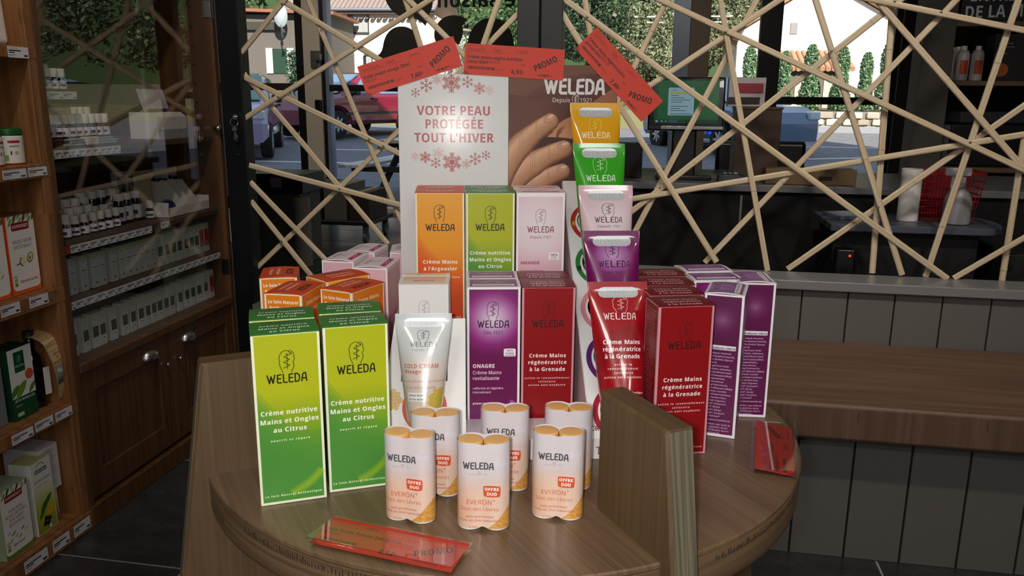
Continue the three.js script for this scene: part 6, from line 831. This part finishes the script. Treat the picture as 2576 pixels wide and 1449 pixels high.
function holder(i, x, z, deg, label, cardLabel) {
  const W = 0.1075, lift = 0.0042;
  const t = thing('card_holder', label, 'holder', [x, TY, z], R(deg));
  // clear pocket: bottom leaf on the table, front fold, upper leaf sloping up to the fold
  part('lower_leaf', span(-W / 2, W / 2, 0.0003, 0.0010, -0.017, 0.0165), M.plastic, t);
  const up = span(-W / 2, W / 2, 0, 0.0006, -0.0205, 0.0168); up.rotateX(R(-6)); up.translate(0, 0.0058, 0); part('upper_leaf', up, M.plastic, t);
  const f = rod(V3(-W / 2, 0.0072, 0.0172), V3(W / 2, 0.0072, 0.0172), 0.0012); part('fold', f, M.plastic, t); 
  const c = part('price_card', promoCard(i), cardMats[i]); c.rotation.set(R(-90 + 4.5), 0, 0); const g = new THREE.Group(); c.rotation.set(R(-84.5), 0, R(0), 'XYZ');
  const q = new THREE.Quaternion().setFromAxisAngle(V3(0, 1, 0), R(deg)).multiply(new THREE.Quaternion().setFromAxisAngle(V3(1, 0, 0), R(-84.5))); c.quaternion.copy(q); c.position.copy(V3(0, 0.0034, -0.001).applyAxisAngle(V3(0, 1, 0), R(deg))).add(V3(x, TY, z)); tag(c, cardLabel, 'price tag'); return t;
}
holder(3, -0.17, -0.4785, -9.1, 'clear plastic card holder lying at the front of the table', 'red price card lying in the front holder, before the lip care packs');
holder(4, 0.111, -0.697, 83, 'clear plastic card holder lying at the right edge of the table', 'red price card lying sideways in the holder at the table’s right');
// ---------------------------------------------------------------- outside: forecourt, road, houses, trees, hill
{
  const asphalt = speckTex(256, (u, v) => { const n = .45 + .1 * noise.noise(u * 90, v * 90, 3) + .06 * noise.noise(u * 9, v * 9, 5); return [n, n, n * 1.02]; }); asphalt.colorSpace = THREE.SRGBColorSpace;
  const rg = prism([[ZF - .16, -.12], [ZF - .16, 0], [-10.5, 0.02], [-23.5, .4], [-23.5, -.12]], 'x', -60, 60); struct('road', rg, mat(0xffffff, .85, { map: turned(asphalt, .5, .5) }));
  const mk = (x0, z0, x1, z1, w) => { const yy = (z) => .022 + (-10.5 - z) * .0292; const dx = x1 - x0, dz = z1 - z0, L = Math.hypot(dx, dz), g = span(-w / 2, w / 2, 0, .004, -L / 2, L / 2); g.rotateY(Math.atan2(dx, dz)); g.rotateX(.0292); g.translate((x0 + x1) / 2, yy((z0 + z1) / 2), (z0 + z1) / 2); return g; };
  const rm = part('road_marking', [mk(-7.5, -13.2, -2, -13.4, .14), mk(-6.8, -15.6, -1.5, -15.8, .14), mk(1.6, -15.2, 4.4, -16.4, .14), mk(-5, -18.5, 6, -18.3, .14)], mat(0xd8d8d4, .8)); tag(rm, 'white painted lines on the grey road outside', 'road marking'); rm.userData.kind = 'structure';
  struct('ground', prism([[-23.5, -.1], [-23.5, .41], [-24, .9], [-34, 1.25], [-60, 2.2], [-60, -.1]], 'x', -70, 70), mat(0x6a6a48, 1));
  struct('hill', (() => { const g = new THREE.PlaneGeometry(260, 110, 60, 30), p = g.attributes.position; for (let i = 0; i < p.count; i++) { const x = p.getX(i), v = p.getY(i) + 55; p.setXYZ(i, x, 1.5 + v * .62 + 5 * noise.noise(x * .03, v * .04, 1) + 2 * noise.noise(x * .1, v * .1, 4), -52 - v * .8); } g.computeVertexNormals(); return g; })(), mat(0x2e4420, 1, { side: THREE.DoubleSide }));
}
// foliage: many small leaf faces gathered into crowns
function foliage(n, at, size, cols, s0) {
  seed = s0; const pos = [], nor = [], col = [], c = cols.map((k) => { const q = C(k), g = .3 * q.r + .6 * q.g + .1 * q.b; return q.lerp(new THREE.Color(g, g, g * 1.05), .25).multiplyScalar(.72); }), q = new THREE.Quaternion(), v = V3(0, 0, 0), e = new THREE.Euler();
  for (let i = 0; i < n; i++) {
    const p = at(), s = size * rr(.6, 1.3); e.set(rr(0, 6.28), rr(0, 6.28), rr(0, 6.28)); q.setFromEuler(e); const k = c[Math.floor(rnd() * c.length)], b = rr(.88, 1.14), nn = v.set(0, 0, 1).applyQuaternion(q).clone();
    for (const [x, y] of [[-1, 0], [0, -.5], [1, 0], [-1, 0], [1, 0], [0, .5]]) { v.set(x * s, y * s, 0).applyQuaternion(q); pos.push(p.x + v.x, p.y + v.y, p.z + v.z); nor.push(nn.x, nn.y, nn.z); col.push(k.r * b, k.g * b, k.b * b); }
  }
  const g = new THREE.BufferGeometry(); g.setAttribute('position', new THREE.Float32BufferAttribute(pos, 3)); g.setAttribute('normal', new THREE.Float32BufferAttribute(nor, 3)); g.setAttribute('color', new THREE.Float32BufferAttribute(col, 3)); return g;
}
const leafM = mat(0xffffff, .8, { vertexColors: true, side: THREE.DoubleSide }), barkM = mat(0x4a3a2a, .95);
function blob(list) { return () => { const [x, y, z, r, h] = list[Math.floor(rnd() * list.length)]; const a = rr(0, 6.28), t = Math.acos(rr(-1, 1)), k = Math.cbrt(rr(.25, 1)); return V3(x + r * k * Math.sin(t) * Math.cos(a), y + (h ?? r) * k * Math.cos(t), z + r * k * Math.sin(t) * Math.sin(a)); }; }
function treeProto(kind, n, size, cols, s0) {
  seed = s0; const t = new THREE.Group(); t.name = 'tree'; const bl = []; for (let i = 0; i < 9; i++) bl.push([rr(-1.3, 1.3), rr(2.2, 5.2), rr(-1.3, 1.3), rr(.8, 1.5)]);
  const f = new THREE.Mesh(foliage(n, blob(bl), size, cols, s0 + 1), leafM); f.name = 'foliage'; const tr = new THREE.Mesh(merge([cyl(.2, .1, 3.4, 0, 0, 0, 8), ...[0, 1, 2].map((i) => rod(V3(0, 2, 0), V3(Math.cos(i * 2.1) * 1, 3.8, Math.sin(i * 2.1)), .06, 6))]), barkM); tr.name = 'trunk'; t.add(f, tr); return t;
}
{
  const T = [treeProto(0, 14000, .085, ['#3f6a2c', '#5a8a3a', '#2f5424', '#6f9a48'], 11), treeProto(1, 14000, .085, ['#71804a', '#8a9156', '#56683a', '#9aa06a'], 21), treeProto(2, 14000, .085, ['#2f4f2c', '#3f6238', '#4f7440', '#243f22'], 31)];
  const put = (k, x, y, z, s, label, group) => { const c = T[k].clone(); c.name = numbered('tree'); c.position.set(x, y, z); c.rotation.y = rr(0, 6); c.scale.set(s, s * rr(.95, 1.15), s); scene.add(c); tag(c, label, 'tree', group); };
  seed = 77;
  put(1, -.55, 1.0, -27.5, .58, 'pale yellowish green tree right of the double post'); put(0, .35, 1.0, -30.5, .62, 'bushy green tree beside the blue grey window post'); put(2, -3.0, 1.0, -33.5, .95, 'dark green tree between the stone house and the double post'); put(0, -5.4, 1.05, -29, .72, 'fresh green tree right behind the black dome sticker'); put(1, 1.7, 1.05, -37.5, .95, 'yellowish green tree behind the white gabled house’s left corner');
  put(0, -6.2, 1.2, -39, 1.1, 'tall green tree behind the stone house’s right end'); put(2, -.8, 1.2, -44, 1.3, 'dark tall tree rising behind the yellowish green tree'); put(1, 4.2, 1.2, -46, 1.15, 'olive tree standing behind the white gabled house'); put(0, 8.4, 1.2, -38, 1.2, 'broad green tree right of the white gabled house');
  seed = 301; const bl = []; for (let i = 0; i < 110; i++) { const v = rr(1, 50), s = rr(1.6, 3); bl.push([rr(-42, 44), 3.4 + v * .62, -53 - v * .8, s, s * 1.3]); }
  const wood = part('woodland', foliage(60000, blob(bl), .26, ['#2f5424', '#4a7234', '#6f8a42', '#8a9650', '#243f20', '#5a7f3e'], 302), leafM); tag(wood, 'dense woodland covering the hillside beyond the houses', 'woodland'); wood.userData.kind = 'stuff';
  // cypresses before the white house
  const cy = (() => { const t = new THREE.Group(); t.name = 'cypress'; const f = new THREE.Mesh(foliage(4200, () => { const y = rr(.03, 1), r = .30 * Math.pow(Math.min(1, 1.9 * (1 - y) + .12), .6) * (.8 + .2 * Math.sin(y * 9)) * Math.sqrt(rr(.3, 1)), a = rr(0, 6.28); return V3(r * Math.cos(a), y * 1.75, r * Math.sin(a)); }, .042, ['#73a868', '#86b878', '#669a5c', '#98c688'], 41), leafM); f.name = 'foliage'; const k = new THREE.Mesh(cyl(.05, .03, .4, 0, 0, 0, 8), barkM); k.name = 'trunk'; t.add(f, k); return t; })();
  seed = 99; [[2.33, 1.0, 'leftmost cypress, left of the dark window post'], [3.28, .92, 'cypress in front of the white house, right of the dark post'], [3.98, 1.02, 'cypress in front of the tiled lean-to, second right of the dark post'], [4.82, .98, 'cypress before the tiled lean-to, third right of the dark post'], [5.45, .9, 'small cypress before the white house wall'], [6.0, 1.06, 'rightmost cypress beside the broad black window post']].forEach(([x, s, l]) => { const c = cy.clone(); c.name = numbered('cypress'); c.position.set(x, .93, -24.6); c.scale.setScalar(s); scene.add(c); tag(c, l, 'cypress'); });
  const hd = thing('hedge', 'tall dark green hedge beside the satellite dish wall', 'hedge', [-11.35, .5, -25.2]); part('foliage', foliage(5000, () => V3(rr(-.36, .36), rr(0, 2.1), rr(-.5, .5)), .07, ['#38603a', '#467648', '#2e5430'], 51), leafM, hd);
}
// stone retaining wall with separate stones
{
  const w = struct('retaining_wall', span(2.2, 9, 0.35, .93, -23.9, -23.62), mat(0x7a7468, .95)); seed = 123; const sm_ = [0xb8ae9c, 0xa79d8c, 0xc4bba9, 0x9a917f].map((c) => mat(c, .95)), sg = [0, 1, 2].map((i) => new RoundedBoxGeometry(.3, .16, .1, 1, .03 + i * .008));
  for (let r = 0; r < 3; r++) for (let i = 0; i < 17; i++) { const m = new THREE.Mesh(sg[Math.floor(rnd() * 3)], sm_[Math.floor(rnd() * 4)]); m.name = 'stone'; m.scale.set(rr(.9, 1.25), rr(.9, 1.15), 1); m.position.set(2.4 + i * .385 + (r % 2) * .18 + rr(-.03, .03), .46 + r * .185, -23.6); m.rotation.z = rr(-.06, .06); w.add(m); }
  struct('parapet', span(2.2, 9, .33, .55, -23.3, -23.05, .01), mat(0x8a8c90, .9));
}
// houses
function house(name, label, pos, turn) { return thing(name, label, 'house', pos, turn); }
function ridgeRoof(x0, x1, y0, y1, z0, z1, n, th = .06) { const gs = []; const L = Math.hypot(z1 - z0, y1 - y0), a = Math.atan2(y1 - y0, z0 - z1); for (let i = 0; i < n; i++) { const x = x0 + (x1 - x0) * (i + .5) / n, g = new THREE.CylinderGeometry((x1 - x0) / n * .5, (x1 - x0) / n * .5, L, 6, 1); g.rotateX(-(Math.PI / 2 - a)); g.translate(x, (y0 + y1) / 2, (z0 + z1) / 2); gs.push(g); } return gs; }
{
  const stoneTex = canvasTex(1024, 1024, (x) => { x.fillStyle = '#e6dfd4'; x.fillRect(0, 0, 1024, 1024); seed = 5; for (let i = 0; i < 420; i++) { x.fillStyle = ['#d3c9ba', '#c4b8a6', '#d9d0c2', '#a89b88'][i % 4]; x.beginPath(); x.ellipse(rr(0, 1024), rr(0, 1024), rr(5, 15), rr(3, 8), rr(-.4, .4), 0, 7); x.fill(); } }, [.25, .25]);
  const h = house('stone_house', 'sunlit pale stone house with a grey tiled roof across the road', [-11.2, .6, -30.2], .1);
  part('wall', span(-2.9, 2.7, 0, 3.6, -6, 0, .02), mat(0xffffff, .95, { map: stoneTex }), h); part('eave_board', span(-3, 2.8, 3.58, 3.66, -.1, .18), mat(0x4a4038, .9), h); part('gutter', (() => { const g = rod(V3(-3, 3.74, .24), V3(2.8, 3.74, .24), .06, 10); return g; })(), mat(0x8a9098, .4, { metalness: .6 }), h);
  const tl = ridgeRoof(-3, 2.8, 3.74, 5.3, .2, -3, 34).map((g) => g); tl.forEach((g) => part('roof_tile_row', g, mat(0x8d7d74, .9), h));
  part('roof_slope', (() => { const g = span(-3, 2.8, -.02, .02, -1.8, 1.8); g.rotateX(.452); g.translate(0, 4.5, -1.4); return g; })(), mat(0x8d7d74, .9), h); part('rear_roof', (() => { const g = span(-3, 2.8, -.02, .02, -1.9, 1.9); g.rotateX(-.452); g.translate(0, 4.5, -4.6); return g; })(), mat(0x8d7d74, .9), h);
  for (let i = 0; i < 26; i++) { const g = new THREE.CylinderGeometry(.085, .085, .2, 8, 1, true, 0, Math.PI); g.rotateX(Math.PI / 2); g.rotateZ(-Math.PI / 2); g.translate(-2.9 + i * .226, 3.5, .1); part('eave_tile', g, mat(0x6d5c50, .9, { side: THREE.DoubleSide }), h); }
  const win = (x, y, w, hh, open) => { const f = part('window', [span(x - w / 2 - .05, x + w / 2 + .05, y - .06, y, 0, .06), span(x - w / 2 - .04, x - w / 2, y, y + hh, 0, .03), span(x + w / 2, x + w / 2 + .04, y, y + hh, 0, .03), span(x - w / 2, x + w / 2, y + hh, y + hh + .06, 0, .05)], mat(0x35343a, .6), h); part('pane', span(x - w / 2, x - w / 2 + w * .25, y, y + hh, .001, .01), mat(0x222a36, .15), f); part('curtain', [span(x - w / 2 + w * .26, x + w * .1, y, y + hh, .001, .02), span(x + w * .12, x + w / 2, y, y + hh, .001, .02)], mat(0x9a9ea0, .9), f); };
  win(-.12, 2.95, .72, .62); win(.2, 1.35, .28, .75);
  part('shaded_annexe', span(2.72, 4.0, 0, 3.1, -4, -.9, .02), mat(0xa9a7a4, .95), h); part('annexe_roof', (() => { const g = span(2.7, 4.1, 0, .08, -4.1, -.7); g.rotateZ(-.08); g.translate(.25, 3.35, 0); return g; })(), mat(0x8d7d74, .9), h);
  const h2 = house('render_house', 'greyish rendered house with a green shuttered window behind the door glass', [-13.2, .5, -26.5], .12);
  part('wall', span(-3, 2.2, 0, 3.35, -3.1, 0, .02), mat(0x5f5a54, .95), h2); part('roof', (() => { const g = span(-3.2, 2.4, 0, .1, -3.2, .3); g.rotateZ(-.03); g.translate(0, 3.4, 0); return g; })(), mat(0x8a5a44, .9), h2); const w2 = part('window', span(.2, .7, 1.45, 2.25, 0, .03), mat(0x14351f, .5), h2); part('shutter', span(-.02, .2, 1.45, 2.27, 0, .05), mat(0xdad8d2, .8), w2); part('shutter', span(.7, .92, 1.45, 2.27, 0, .05), mat(0xdad8d2, .8), w2); part('beam', span(-3, .6, 2.85, 3.1, 0, .12), mat(0x3a3630, .9), h2); part('dark_doorway', span(-1.6, -.9, 0, 2.2, 0, .02), mat(0x2c3036, .8), h2);
  const sd = thing('satellite_dish', 'white satellite dish on the corner of the rendered house', 'dish', [-12.4, 3.5, -26.0], .35); part('dish', (() => { const g = new THREE.SphereGeometry(.5, 28, 12, 0, 6.283, 0, .8); g.rotateX(Math.PI / 2); g.scale(.6, 1, .7); g.translate(0, .25, -.3); return g; })(), mat(0x98a2a6, .6, { side: THREE.DoubleSide }), sd); part('arm', [rod(V3(0, -.05, .1), V3(.1, -.25, .4), .02), rod(V3(0, .1, 0), V3(0, -.4, -.3), .03)], M.steel, sd); part('receiver', span(.06, .15, -.3, -.2, .38, .48), M.darkGrey, sd);
  const g = house('gabled_house', 'bright white gabled house with a tiled lean-to behind cypresses', [4.45, .9, -27.2], 0);
  part('wall', prism([[-2.3, 0], [2.3, 0], [2.3, 2.65], [.15, 3.85], [-2.3, 2.35]], 'z', -7, 0), mat(0xe6e0d4, .95), g); for (const [ax, ay, bx, by] of [[-2.6, 2.2, .15, 3.9], [.15, 3.9, 2.6, 2.52]]) { const n = 12; for (let i = 0; i < n; i++) { const t0 = i / n, t1 = (i + 1.1) / n; const a = V3(ax + (bx - ax) * t0, ay + (by - ay) * t0 + .06, .12), b = V3(ax + (bx - ax) * t1, ay + (by - ay) * t1 + .06, .12); part('verge_tile', rod(a, b, .07, 8), mat(0xc09878, .9), g); } part('roof_slope', (() => { const L = Math.hypot(bx - ax, by - ay), s = span(-L / 2, L / 2, 0, .06, -7, .1); s.rotateZ(Math.atan2(by - ay, bx - ax)); s.translate((ax + bx) / 2, (ay + by) / 2, 0); return s; })(), mat(0xb08a6c, .9), g); }
  part('vent', span(-.75, -.55, 2.3, 2.62, 0, .03), mat(0x8d8a88, .8), g);
  part('lean_to_wall', span(-1.2, .75, 0, 1.15, 0, 1.5, .01), mat(0x6a625a, .95), g); for (const x of [-.7, .1]) part('lean_to_opening', span(x, x + .28, .1, .9, 1.5, 1.52), mat(0xb9b2a6, .8), g); ridgeRoof(-1.4, .9, 1.2, 1.75, 1.7, .1, 14).forEach((q) => part('roof_tile_row', q, mat(0xb5876a, .9), g));
  const bn = thing('recycling_bin', 'teal recycling bin beside the rightmost cypress', 'bin', [6.68, .93, -24.3]); part('bin_body', span(-.3, .3, 0, .8, -.25, .25, .04), mat(0x1f6a70, .5), bn); part('lid', span(-.32, .32, .8, .88, -.27, .27, .03), mat(0x17585c, .5), bn); part('red_mark', span(-.12, -.02, .55, .66, .25, .256), mat(0x9a2a2a, .6), bn);
}
// parked cars
function car(label, color, [x, y, z], turn, glassCol = 0x6f8fa6) {
  const t = thing('car', label, 'car', [x, y, z], turn), paint = phys(color, .28, { clearcoat: 1, clearcoatRoughness: .06, metalness: .1 }), gl = phys(glassCol, .05, { metalness: .3, clearcoat: 1 });
  const prof = [[-1.98, .3], [-2.0, .62], [-1.9, .82], [-1.55, .93], [-1.05, .99], [-.35, 1.42], [.1, 1.49], [.9, 1.48], [1.5, 1.36], [1.86, 1.02], [1.98, .92], [2.0, .5], [1.93, .3]]; const cut = (cx) => { const a = []; for (let i = 0; i <= 12; i++) { const k = Math.PI * i / 12; a.push([cx + .37 * Math.cos(k), .3 + .35 * Math.sin(k)]); } return a; };
  const body = [...prof, ...cut(1.24), ...cut(-1.24)].map((p) => p); const g = prism(body, 'z', -.84, .84, .09); const p = g.attributes.position; for (let i = 0; i < p.count; i++) { const h = Math.max(0, (p.getY(i) - .92) / .57); p.setZ(i, p.getZ(i) * (1 - .22 * h)); } g.computeVertexNormals(); part('car_body', g, paint, t);
  for (const s of [1, -1]) { const side = (pts, n, m) => { const q = prism(pts, 'z', 0, .012), r = q.attributes.position; for (let i = 0; i < r.count; i++) { const h = Math.max(0, (r.getY(i) - .92) / .57); r.setZ(i, s * (.843 * (1 - .22 * h) + r.getZ(i))); } q.computeVertexNormals(); part(n, q, m, t); };
    side([[-.78, 1.0], [-.28, 1.36], [.1, 1.41], [.12, 1.0]], 'front_side_window', gl); side([[.2, 1.0], [.2, 1.41], [.85, 1.4], [1.15, 1.3], [1.2, 1.02]], 'rear_side_window', gl); side([[-1.0, .52], [1.0, .55], [1.0, .6], [-1.0, .57]], 'side_strip', M.darkGrey); part('door_handle', [span(-.1, .08, .86, .9, s * .85 - .02, s * .85 + .03, .01)], M.darkGrey, t); part('door_handle', [span(.9, 1.08, .88, .92, s * .85 - .02, s * .85 + .03, .01)], M.darkGrey, t); part('mirror', span(-.85, -.65, .96, 1.1, s > 0 ? .84 : -1.02, s > 0 ? 1.02 : -.84, .04), M.blackPlastic, t);
    for (const cx of [-1.24, 1.24]) { const w = part('wheel', (() => { const q = lathe([[.16, -.1], [.29, -.1], [.31, -.08], [.31, .08], [.29, .1], [.16, .1]], 28); q.rotateX(Math.PI / 2); q.translate(cx, .31, s * .76); return q; })(), mat(0x121214, .8), t); const sp = [cylZ(.06, .02, cx, .31, s * .855), cylZ(.2, .012, cx, .31, s * .8)]; for (let i = 0; i < 7; i++) { const q = span(.04, .2, -.028, .028, -.01, .01, .006); q.rotateZ(i * .8976); q.translate(cx, .31, s * .85); sp.push(q); } const rim = part('hubcap', merge(sp), mat(0xb9bcc0, .35, { metalness: .7 }), w); } }
  const sl = (pts, n, m, w = .66) => { const q = prism(pts, 'z', -w, w); part(n, q, m, t); }; sl([[-1.06, 1.0], [-.36, 1.43], [-.39, 1.445], [-1.1, 1.01]], 'windscreen', gl); sl([[1.53, 1.36], [1.87, 1.03], [1.9, 1.05], [1.56, 1.375]], 'rear_window', gl); for (const s of [1, -1]) { part('headlight', span(-1.99, -1.72, .68, .84, s * .68 - .13, s * .68 + .13, .04), phys(0xcfd6da, .1, { clearcoat: 1 }), t); part('tail_light', span(1.84, 2.0, .72, 1.0, s * .72 - .08, s * .72 + .08, .03), mat(0xd04048, .3), t); }
  return t;
}
car('dark red hatchback parked outside behind the left price card', 0x7c1430, [-7.55, .28, -19.3], R(68)); car('pale lilac car facing the entrance, seen through the door glass', 0xa79cba, [-8.1, .13, -14.6], R(112), 0x4f7a62); car('blue grey car parked beside the dark window post', 0x5d7690, [1.2, .17, -17.4], R(118), 0x7f9fb4);
// picnic table outside the door
{
  const t = thing('picnic_table', 'weathered grey picnic table with benches just outside the window', 'table', [-2.65, .012, -9.55], R(87)), w = mat(0xd6d2cb, .8), f = mat(0x2a2622, .85);
  for (let i = 0; i < 5; i++) part('table_plank', span(-.95, .95, .70, .735, -.36 + i * .146, -.225 + i * .146, .004), w, t); for (const s of [1, -1]) for (let i = 0; i < 2; i++) part('bench_plank', span(-.95, .95, .42, .455, s * (.62 + i * .15) - .068, s * (.62 + i * .15) + .068, .004), w, t);
  for (const x of [-.65, .65]) { part('cross_beam', span(x - .03, x + .03, .36, .42, -.8, .8), f, t); part('top_beam', span(x - .03, x + .03, .64, .70, -.36, .36), f, t); for (const s of [1, -1]) part('leg', rod(V3(x + .05, .66, s * .2), V3(x + .05, .0, s * .55), .04, 8), f, t); }
}
scene.traverse((o) => { if (o.isMesh) { o.castShadow = true; o.receiveShadow = true; } if (o.isLight && !o.isRectAreaLight) o.castShadow = true; });
renderer.render(scene, camera);
